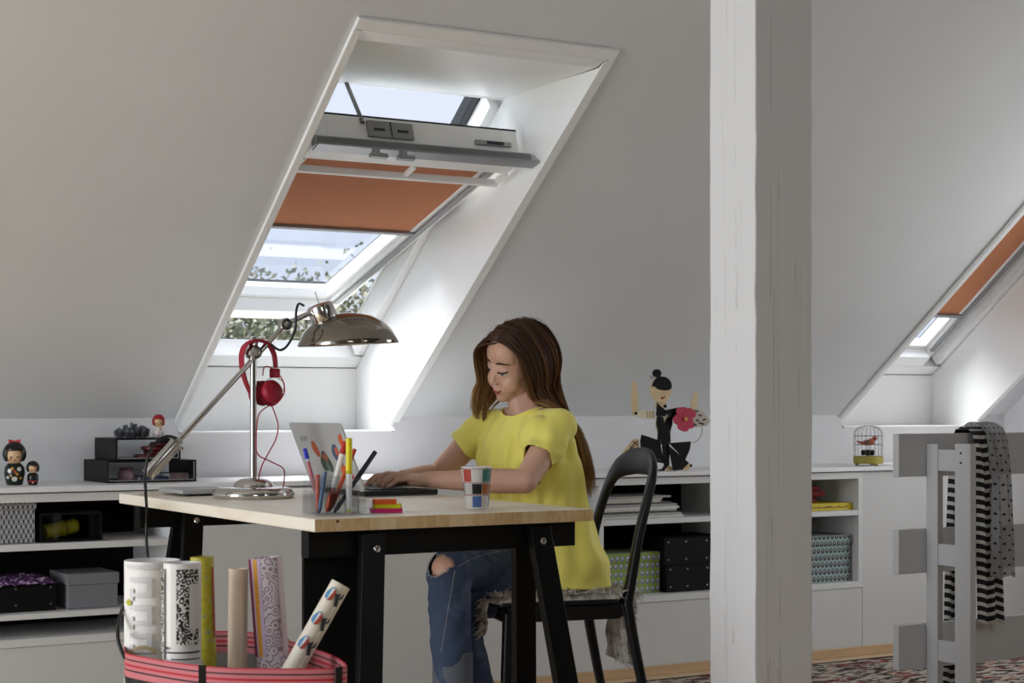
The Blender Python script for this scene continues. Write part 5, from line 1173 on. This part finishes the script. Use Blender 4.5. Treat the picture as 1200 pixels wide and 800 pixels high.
# hands: palm, four fingers, thumb
def hand(W, toward, side, up=Vector((0, 0, 1))):
    fw = Vector(toward).normalized(); sd = Vector(side); sd = (sd-fw*sd.dot(fw)).normalized(); up = sd.cross(fw); up = up if up.z > 0 else -up
    def p(a, b, c): return W+fw*a+sd*b+up*c       # sd points to the thumb side
    for i, (b0, b1, L) in enumerate(((.014, .0265, .066), (.005, .0095, .072), (-.005, -.0085, .068), (-.013, -.0255, .054))):
        kz = .012-.002*abs(i-1); kn = p(.066-.004*abs(i-1), b1*.92, kz)
        m.capsule(p(.0, b0, .0), .0145, kn, .0105)
        a1, a2 = p(.066+L*.44, b1*1.12, kz-.001-.003*(i % 2)), p(.066+L*.78, b1*1.18, kz-.014-.003*(i % 2)); a3 = p(.066+L*.95, b1*1.2, -.019+.003*(i % 2))
        m.capsule(kn, .0092, a1, .0082); m.capsule(a1, .0082, a2, .0073); m.capsule(a2, .0073, a3, .0062)
    m.capsule(p(.008, .014, -.006), .014, p(.034, .030, -.012), .0115); m.capsule(p(.034, .030, -.012), .0112, p(.060, .041, -.015), .0090); m.capsule(p(.060, .041, -.015), .0088, p(.084, .041, -.019), .0066)
    m.capsule(p(.0, -.010, -.002), .015, p(.05, -.018, -.004), .0115)
hand(WN, (-.145, .045, .0), (0, 1, .1)); hand(WF, (-.145, -.035, 0), (0, -1, .1))
sk_me = remesh(m, .0026, 10, 'body')
body, bvh_b = place(sk_me, 'body', SKN, G)
def onface(l, u, lift=0.0):
    o = H(.25, l, u); hit = bvh_b.ray_cast(o, -HF, .3)[0]; return (hit if hit else H(.09, l, u))+HF*lift
# --- face details
LIP = mat('lip_pink', 'a85a55', .42, var=.05); BRW = mat('brow_brown', '3a281f', .8, var=.2); LSH = mat('lash_black', '120c0a', .6); EYW = mat('eye_white', 'cfc8c0', .25); IRS = mat('iris_brown', '22140d', .15)
n = 13; up_l, md_l, lo_l = [], [], []
for k in range(n):
    x = -.0215+.043*k/(n-1); e = 0 if k in (0, n-1) else 1-(abs(x)/.0215)**2; sm = .0062*(abs(x)/.0215)**2
    up_l.append(onface(x, -.0535+.0005*math.cos(x*300)+.0+.0018*e-.0015*(1-e)+sm-.0012, .0006)); md_l.append(onface(x, -.0592+sm, .0009)); lo_l.append(onface(x, -.0592-.0075*e**.7+sm, .0006))
q = MB(); q.add(up_l+[p+HF*.0012 for p in md_l]+lo_l, [(i, i+1, n+i+1, n+i) for i in range(n-1)]+[(n+i, n+i+1, 2*n+i+1, 2*n+i) for i in range(n-1)]); q.build('lips', LIP, G, smooth=180)
MB().tube([p+HF*.0012 for p in md_l], .0007, 6).build('mouth_line', mat('mouth_dark', '5a2422', .6), G)
for s in (-1, 1):
    br = [onface(s*(.012+.040*k/8), .0370+.0035*math.sin(PI*(k/8)**.8)-.0025*(k/8)**2, .0008) for k in range(9)]
    MB().tube(br, [.0016, .0026, .0031, .0031, .0029, .0026, .0022, .0016, .0008], 8).build('eyebrow', BRW, G, smooth=True)
    ls = [onface(s*(.0165+.030*k/10), .0112-.0040*math.sin(PI*k/10)+.0012*(k/10), .0009) for k in range(11)]
    MB().tube(ls, [.0014]+[.0025]*9+[.0018], 8).build('eyelash', LSH, G, smooth=True)
    tp = [onface(s*(.0165+.030*k/10), .0095-.0040*math.sin(PI*k/10), .0004) for k in range(11)]; bt = [onface(s*(.0165+.030*k/10), .0095-.0095*math.sin(PI*k/10), .0004) for k in range(11)]
    q = MB(); q.add(tp+bt, [(i, i+1, 12+i, 11+i) for i in range(10)]); q.build('eye', EYW, G, smooth=180)
    ir = onface(s*.0305, .0035, .0007); q = MB(); q.lathe([(.0042, 0), (.0038, .0004), (0, .0005)], ir, 14, HF); q.build('iris', IRS, G, smooth=True)
    MB().ell(onface(s*.0075, -.0318, -.0005), (.0026, .0022, .0014), 8, 6).build('nostril', mat('nostril_dark', '3c1c16', .7), G, smooth=True)
# nails
NAIL = mat('nail', 'd9b0a0', .25)
# --- jeans
t = NT('denim'); v = t.coord(); w1 = t.noise(t.mapv(v, (900, 900, 90)), 1, 2); w2 = t.noise(v, 9, 3, .6)
dn = t.mix(w1, lin('222d45'), lin('44536f')); dn = t.mix(t.m_('MULTIPLY', t.n('ShaderNodeMapRange', {'Value': w2, 'From Min': .5, 'From Max': .72}).outputs[0], .55), dn, lin('6a7993'))
DEN = t.fin(dn, .85); t.bump(t.noise(v, 500, 2), .25, .0008)
m = MB(); m.ell((2.80, 4.45, .50), (.135, .165, .085), 24, 16)
for h_, k_, a_, rk in ((RH, RK, RA, .062), (LHp, LK, LA, .062)):
    m.capsule(h_, .085, h_.lerp(k_, .5), .075); m.capsule(h_.lerp(k_, .5), .075, k_, rk); m.capsule(k_, rk, k_.lerp(a_, .4), .059); m.capsule(k_.lerp(a_, .4), .059, a_+Vector((0, 0, .03)), .050)
def jfold(co, no):
    d = np.minimum(np.linalg.norm(co-np.array(RK), axis=1), np.linalg.norm(co-np.array(LK), axis=1)); a = np.exp(-(d/.16)**2)
    ph = co[:, 2]*95+co[:, 1]*50+co[:, 0]*30+4*np.sin(co[:, 0]*21+co[:, 2]*17)
    f = .0026*a*np.sin(ph)+.0018*np.sin(co[:, 2]*60+6*np.sin(co[:, 1]*26+co[:, 0]*15))
    return co+no*f[:, None]
rip = P(516, 662, Y=4.30); ripc = Vector((2.353, 4.305, .552))
def jcut(co): 
    q = co-np.array(ripc); e = (q[:, 0]/.045)**2+(q[:, 1]/.040)**2+(q[:, 2]/.030)**2; return e < 1+.25*np.sin(co[:, 1]*400+co[:, 0]*300)
jeans, bvh_j = place(remesh(m, .004, 4, 'jeans'), 'jeans', DEN, G, jfold, jcut)
FRAY = mat('frayed_thread', 'b9bcc2', .9); m = MB(); g = random.Random(4)
for k in range(70):
    a = 2*PI*k/70; 
    for tr in range(1):
        dr = Vector((math.cos(a)*.3-.6, -.8+math.cos(a)*.2, 0)); o_ = ripc+Vector((-.10+.0*a, 0, 0))
        st_ = ripc+Vector((-.006, math.cos(a)*.042, math.sin(a)*.032)); hit = bvh_j.find_nearest(st_)[0]
        if hit: m.tube([hit, hit+Vector((g.uniform(-.008, .0), g.uniform(-.008, .004), g.uniform(-.006, .008)))], [.0011, .0004], 4)
m.build('frayed_edge', FRAY, jeans, kind='stuff')
def seam(pxs, nm='seam', par=jeans, bvh=bvh_j, mt=mat('seam_thread', '8d8f95', .8), r=.0011):
    pts = []
    for (x, y) in pxs:
        d = (P(x, y, d=5)-Vector((0, 0, CAM_Z))).normalized(); hit, nn, _, _ = bvh.ray_cast(Vector((0, 0, CAM_Z)), d, 20)
        if hit: pts.append(hit+nn*.0006)
    if len(pts) > 1: MB().tube(pts, r, 6).build(nm, mt, par, smooth=True)
def line(a, b, n=14, bend=0): 
    out = []
    for k in range(n+1):
        t_ = k/n; x = a[0]+(b[0]-a[0])*t_; y = a[1]+(b[1]-a[1])*t_; out.append((x+bend*math.sin(PI*t_)*(b[1]-a[1])/50, y-bend*math.sin(PI*t_)*(b[0]-a[0])/50))
    return out
seam(line((533, 668), (517, 764), 20)); seam(line((556, 719), (602, 686), 12, 2)); seam(line((536, 664), (586, 646), 10, 3))
MB().lathe([(.0535, 0), (.058, .002), (.0585, .10), (.0545, .102)], (RA.x+.0, RA.y, .20), 36, (-.02, 0, 1), caps=False).build('turned_up_cuff', mat('denim_inside', '5b6069', .9, var=.08, vscale=200, bump=.3, bscale=600), jeans, smooth=40)
for a_ in (RA, LA):
    sh_ = MB(); sh_.capsule((a_.x+.02, a_.y, .045), .042, (a_.x-.15, a_.y-.01, .036), .034); sh_.capsule((a_.x, a_.y, .04), .036, (a_.x, a_.y, .105), .036)
    for vv_ in sh_.v: vv_.z = max(vv_.z, .010)
    place(remesh(sh_, .005, 3, 'shoe'), 'shoe', mat('shoe_grey', '6c6c6e', .7), G)
# --- t-shirt
t = NT('yellow_jersey'); v = t.coord(); YEL = t.fin(t.ramp(t.noise(v, 8, 3), [(.3, lin('ecde66')), (.7, lin('f4e876'))]), .8, Sheen_Weight=.2); t.bump(t.noise(t.mapv(v, (1, 1, 1)), 900, 2), .15, .0005)
m = MB(); rings = [(.45, 2.815, 4.45, .150, .200), (.54, 2.805, 4.45, .142, .190), (.65, 2.782, 4.45, .126, .162), (.75, 2.757, 4.45, .123, .158), (.83, 2.743, 4.45, .120, .160), (.895, 2.737, 4.45, .104, .155), (.945, 2.737, 4.45, .082, .135), (.978, 2.737, 4.45, .062, .095), (.995, 2.737, 4.45, .045, .06)]
vs = []; n = 48; yw = math.radians(8)
for (z, cx, cy, a, b) in rings:
    for k in range(n):
        an = 2*PI*k/n; x, y = a*math.copysign(abs(math.cos(an))**.85, math.cos(an)), b*math.copysign(abs(math.sin(an))**.85, math.sin(an)); vs.append(Vector((cx+x*math.cos(yw)-y*math.sin(yw)*1.6, cy+x*math.sin(yw)+y*math.cos(yw), z)))
fs = [(i*n+k, i*n+(k+1) % n, (i+1)*n+(k+1) % n, (i+1)*n+k) for i in range(len(rings)-1) for k in range(n)]+[tuple(range(n-1, -1, -1)), tuple(range((len(rings)-1)*n, len(rings)*n))]
m.add(vs, fs)
hems = []
for S_, E_, fr_, rr_ in ((SN, EN, .60, .050), (SF, EF, .42, .053)):
    m.capsule(NB+Vector((0, 0, -.02)), .055, S_, .052); m.capsule(S_, .053, S_.lerp(E_, .85), rr_); hems.append((S_.lerp(E_, fr_), (E_-S_).normalized()))
m.ell((2.70, 4.33, .90), (.05, .06, .07), 16, 12)
def sfold(co, no):
    cx = co[:, 0]-2.75; cy = co[:, 1]-4.45; an = np.arctan2(cy, cx); z = co[:, 2]
    top = np.clip((.985-z)/.12, 0, 1); low = np.clip((.80-z)/.3, 0, 1)
    f = .0042*top*np.sin(an*11+z*9+1.5*np.sin(z*14))+.0030*top*np.sin(an*19-z*16+2*np.sin(an*3))+.006*low*np.sin(z*46+an*3+2*np.sin(an*2.3))
    for hc_, hd_ in hems:
        d = np.linalg.norm(co-np.array(hc_), axis=1); f = f+.003*np.exp(-(d/.08)**2)*np.sin(z*120+co[:, 0]*60)
    return co+no*f[:, None]
def scut(co):
    mk = np.zeros(len(co), bool)
    zr = np.array([r_[0] for r_ in rings]); cx = np.interp(co[:, 2], zr, [r_[1] for r_ in rings]); aa = np.interp(co[:, 2], zr, [r_[3] for r_ in rings]); bb = np.interp(co[:, 2], zr, [r_[4] for r_ in rings])
    qx, qy = co[:, 0]-cx, co[:, 1]-4.45; ly = (qy-qx*math.tan(yw))/(math.cos(yw)+1.6*math.sin(yw)*math.tan(yw)); lx = (qx+ly*math.sin(yw)*1.6)/math.cos(yw)
    outside = (lx/(aa+.011))**2+(ly/(bb+.011))**2 > 1
    for hc_, hd_ in hems:
        q = co-np.array(hc_); al = q@np.array(hd_); d = np.linalg.norm(q-np.outer(al, np.array(hd_)), axis=1); mk |= (al > .004*np.sin(co[:, 2]*70)) & (al < .16) & (d < .085) & outside
    q = co-np.array((2.722, 4.45, 1.0)); mk |= np.linalg.norm(q*np.array((1, .92, 1)), axis=1) < .066
    mk |= (co[:, 2] < .458)
    return mk
shirt, bvh_s = place(remesh(m, .0038, 5, 't_shirt'), 't_shirt', YEL, G, sfold, scut)
md = shirt.modifiers.new('s', 'SOLIDIFY'); md.thickness = .0025; md.offset = -1
# collar rib
ringp = []
for k in range(40):
    a = 2*PI*k/40; d = Vector((math.cos(a), math.sin(a)/.92, 0)); o_ = Vector((2.722, 4.45, 1.0)); best = None
    for zz in np.linspace(-.2, -.85, 30):
        dd = Vector((d.x*math.sqrt(max(0, 1-zz*zz)), d.y*math.sqrt(max(0, 1-zz*zz)), zz)); p = o_+dd*.0665; hit, nn, _, dist = bvh_s.find_nearest(p)
        if hit and (best is None or dist < best[0]): best = (dist, hit)
    if best: ringp.append(best[1])
if len(ringp) > 6:
    rp = [(ringp[i-1]+ringp[i]*2+ringp[(i+1) % len(ringp)])/4 for i in range(len(ringp))]; MB().tube(rp, .0042, 8, closed=True).build('collar', YEL, shirt, smooth=180)
# --- hair
CRN = ((-.012, 0, .045), (.098, .075, .086))
def onc(f, l, k=1.0, low=False):
    c, r = CRN; a = 1-((f-c[0])/(r[0]*k))**2-(l/(r[1]*k))**2; return c[2]+r[2]*k*math.sqrt(max(a, 0))
def lerp(a, b, t_): return a+(b-a)*t_
def V3(a, b, t_): return Vector(a).lerp(Vector(b), t_)
def strand_near(t_, k):
    f0 = lerp(.070, -.085, t_); pts = [H(f0, .006, onc(f0, .006, k)), H(lerp(.066, -.09, t_), .035, onc(lerp(.062, -.082, t_), .035, k)+.003), H(lerp(.055, -.098, t_), .072*k, lerp(.070, .066, t_)), H(lerp(.046, -.104, t_), .081*k, lerp(.020, .01, t_)), H(lerp(.032, -.104, t_), lerp(.080, .068, t_)*k, -.045), H(lerp(.012, -.098, t_), lerp(.076, .05, t_)*k, -.098)]
    pts += [V3((2.762, 4.355, .998), (2.865, 4.42, .96), t_), V3((2.845, 4.345, .93), (2.895, 4.42, .90), t_), V3((2.880, 4.345, .83), (2.915, 4.42, .82), t_), V3((2.890, 4.345, .735), (2.92, 4.41, .715), t_)]
    return pts
def strand_far(t_, k):
    f0 = lerp(.070, -.085, t_); w = max(0, 1-t_*2.2)
    pts = [H(f0, .004, onc(f0, .004, k)), H(lerp(.070, -.09, t_)+.018*w, -.035, onc(lerp(.064, -.082, t_), -.035, k)+.003), H(lerp(.066, -.098, t_)+.032*w, -.073*k, lerp(.068, .066, t_)), H(lerp(.064, -.104, t_)+.034*w, -.085*k, lerp(.018, .01, t_))]
    if t_ < .5: pts += [H(lerp(.094, .0, t_*2), -.089, -.045), V3((2.598, 4.530, 1.042), (2.70, 4.545, 1.03), t_*2), V3((2.590, 4.530, .985), (2.66, 4.55, .985), t_*2), V3((2.598, 4.532, .945), (2.648, 4.545, .95), t_*2)]
    else:
        q = (t_-.5)*2; pts += [H(lerp(.0, -.104, q), -.078, -.05), V3((2.77, 4.55, 1.02), (2.86, 4.49, .97), q), V3((2.86, 4.53, .92), (2.90, 4.47, .90), q), V3((2.90, 4.49, .80), (2.92, 4.45, .8), q), V3((2.91, 4.47, .73), (2.925, 4.44, .71), q)]
    return pts
def strand_back(t_, k):
    l = lerp(.07, -.07, t_); pts = [H(-.055, l*.15, onc(-.055, l*.15, k)), H(-.096, l*.6, .112*k-.01), H(-.114*k, l*.9, .045), H(-.116*k, l, -.02), H(-.108, l*.95, -.085), V3((2.835, 4.375, .975), (2.835, 4.50, .975), t_), V3((2.885, 4.37, .90), (2.895, 4.48, .90), t_), V3((2.910, 4.36, .81), (2.92, 4.455, .81), t_), V3((2.915, 4.35, .72), (2.93, 4.44, .705), t_)]
    return pts
g = np.random.RandomState(12)
verts, faces, tip = [], [], []
SEG = 20
def strand(pts, rad, gold, jit, cut):
    pts = catmull(pts, 6); N = len(pts); idx = np.linspace(0, (N-1)*cut, SEG+1); P_ = []
    jx = g.normal(size=3)*jit; ph = g.uniform(0, 6.28, 2); am = g.uniform(.0, .0025)
    for i, q in enumerate(idx):
        a = int(min(q, N-2)); p = pts[a].lerp(pts[a+1], q-a); u_ = i/SEG; e = .25+.9*u_
        p = p+Vector((jx[0]*e+am*math.sin(ph[0]+u_*9)*u_, jx[1]*e+am*math.cos(ph[1]+u_*8)*u_, jx[2]*e*.4)); P_.append(p)
    fr = frames(P_); b0 = len(verts)
    for i, (p, (u_, w_)) in enumerate(zip(P_, fr)):
        r = rad*(1-.75*(i/SEG)**3)
        for k in range(3):
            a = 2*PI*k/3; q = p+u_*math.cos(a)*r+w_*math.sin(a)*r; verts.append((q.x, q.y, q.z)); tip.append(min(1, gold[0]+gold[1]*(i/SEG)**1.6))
    for i in range(SEG):
        for k in range(3): a = b0+i*3; faces.append((a+k, a+(k+1) % 3, a+3+(k+1) % 3, a+3+k))
for fn, cnt, gold in ((strand_near, 2500, (.12, .6)), (strand_far, 1500, (.2, .8)), (strand_back, 1700, (.10, .55))):  # far side starts golder: backlight put into its colour
    nclump = 46; cj = g.normal(size=(nclump, 3))*.0030; ck = g.uniform(1.02, 1.09, nclump); cc_ = g.uniform(.86, 1, nclump); cg = g.uniform(-.16, .30, nclump)
    for i in range(cnt):
        t_ = g.uniform(0, 1); c_ = min(nclump-1, int(t_*nclump)); tt = lerp(t_, (c_+.5)/nclump, .35)
        pts = fn(tt, ck[c_]+g.uniform(-.015, .02)); pts = [pts[0]]+[p+Vector(cj[c_])*min(1, j/4) for j, p in enumerate(pts[1:], 1)]
        strand(pts, g.uniform(.0006, .0011), (max(0, gold[0]+cg[c_]*.5+g.uniform(-.03, .06)), gold[1]+cg[c_]+(.25 if fn is strand_far and t_ < .5 else 0)), .0024, cc_[c_]*g.uniform(.93, 1))  # extra gold on the far front locks is painted sunlight, over naturally lighter tips
for i in range(40): # flyaways
    fn = (strand_near, strand_far, strand_back)[i % 3]; strand(fn(g.uniform(0, 1), 1.10+g.uniform(0, .08)), .0004, (.3, .5), .010, g.uniform(.5, 1))
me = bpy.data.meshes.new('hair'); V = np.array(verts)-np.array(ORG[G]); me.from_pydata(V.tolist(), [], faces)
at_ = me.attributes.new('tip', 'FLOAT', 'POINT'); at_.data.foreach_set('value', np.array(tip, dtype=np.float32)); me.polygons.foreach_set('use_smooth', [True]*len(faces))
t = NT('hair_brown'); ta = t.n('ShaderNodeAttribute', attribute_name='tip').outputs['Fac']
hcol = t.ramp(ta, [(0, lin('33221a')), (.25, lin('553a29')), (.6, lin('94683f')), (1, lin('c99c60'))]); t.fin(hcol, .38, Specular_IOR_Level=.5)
tr = t.n('ShaderNodeBsdfTranslucent', [hcol]); mx = t.n('ShaderNodeMixShader', [.25, t.b.outputs[0], tr.outputs[0]]); t.t.links.new(mx.outputs[0], t.t.nodes['Material Output'].inputs['Surface'])
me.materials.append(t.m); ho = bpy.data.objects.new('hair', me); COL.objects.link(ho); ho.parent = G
# scalp cap below the strands
bm = bmesh.new(); bmesh.ops.create_uvsphere(bm, u_segments=48, v_segments=32, radius=1); c, r = CRN
for v in bm.verts: v.co = Vector((c[0]+v.co.x*r[0]*1.012, v.co.y*r[1]*1.012, c[2]+v.co.z*r[2]*1.012))
bmesh.ops.delete(bm, geom=[v for v in bm.verts if v.co.z < .038+.62*v.co.x-(.05 if v.co.x < -.03 else 0)], context='VERTS'); bm.verts.index_update()
MB().add([H(*v.co) for v in bm.verts], [[v.index for v in f.verts] for f in bm.faces]).build('hair_scalp', mat('hair_dark', '37251a', .7, var=.2, vscale=80), ho, smooth=180); bm.free()
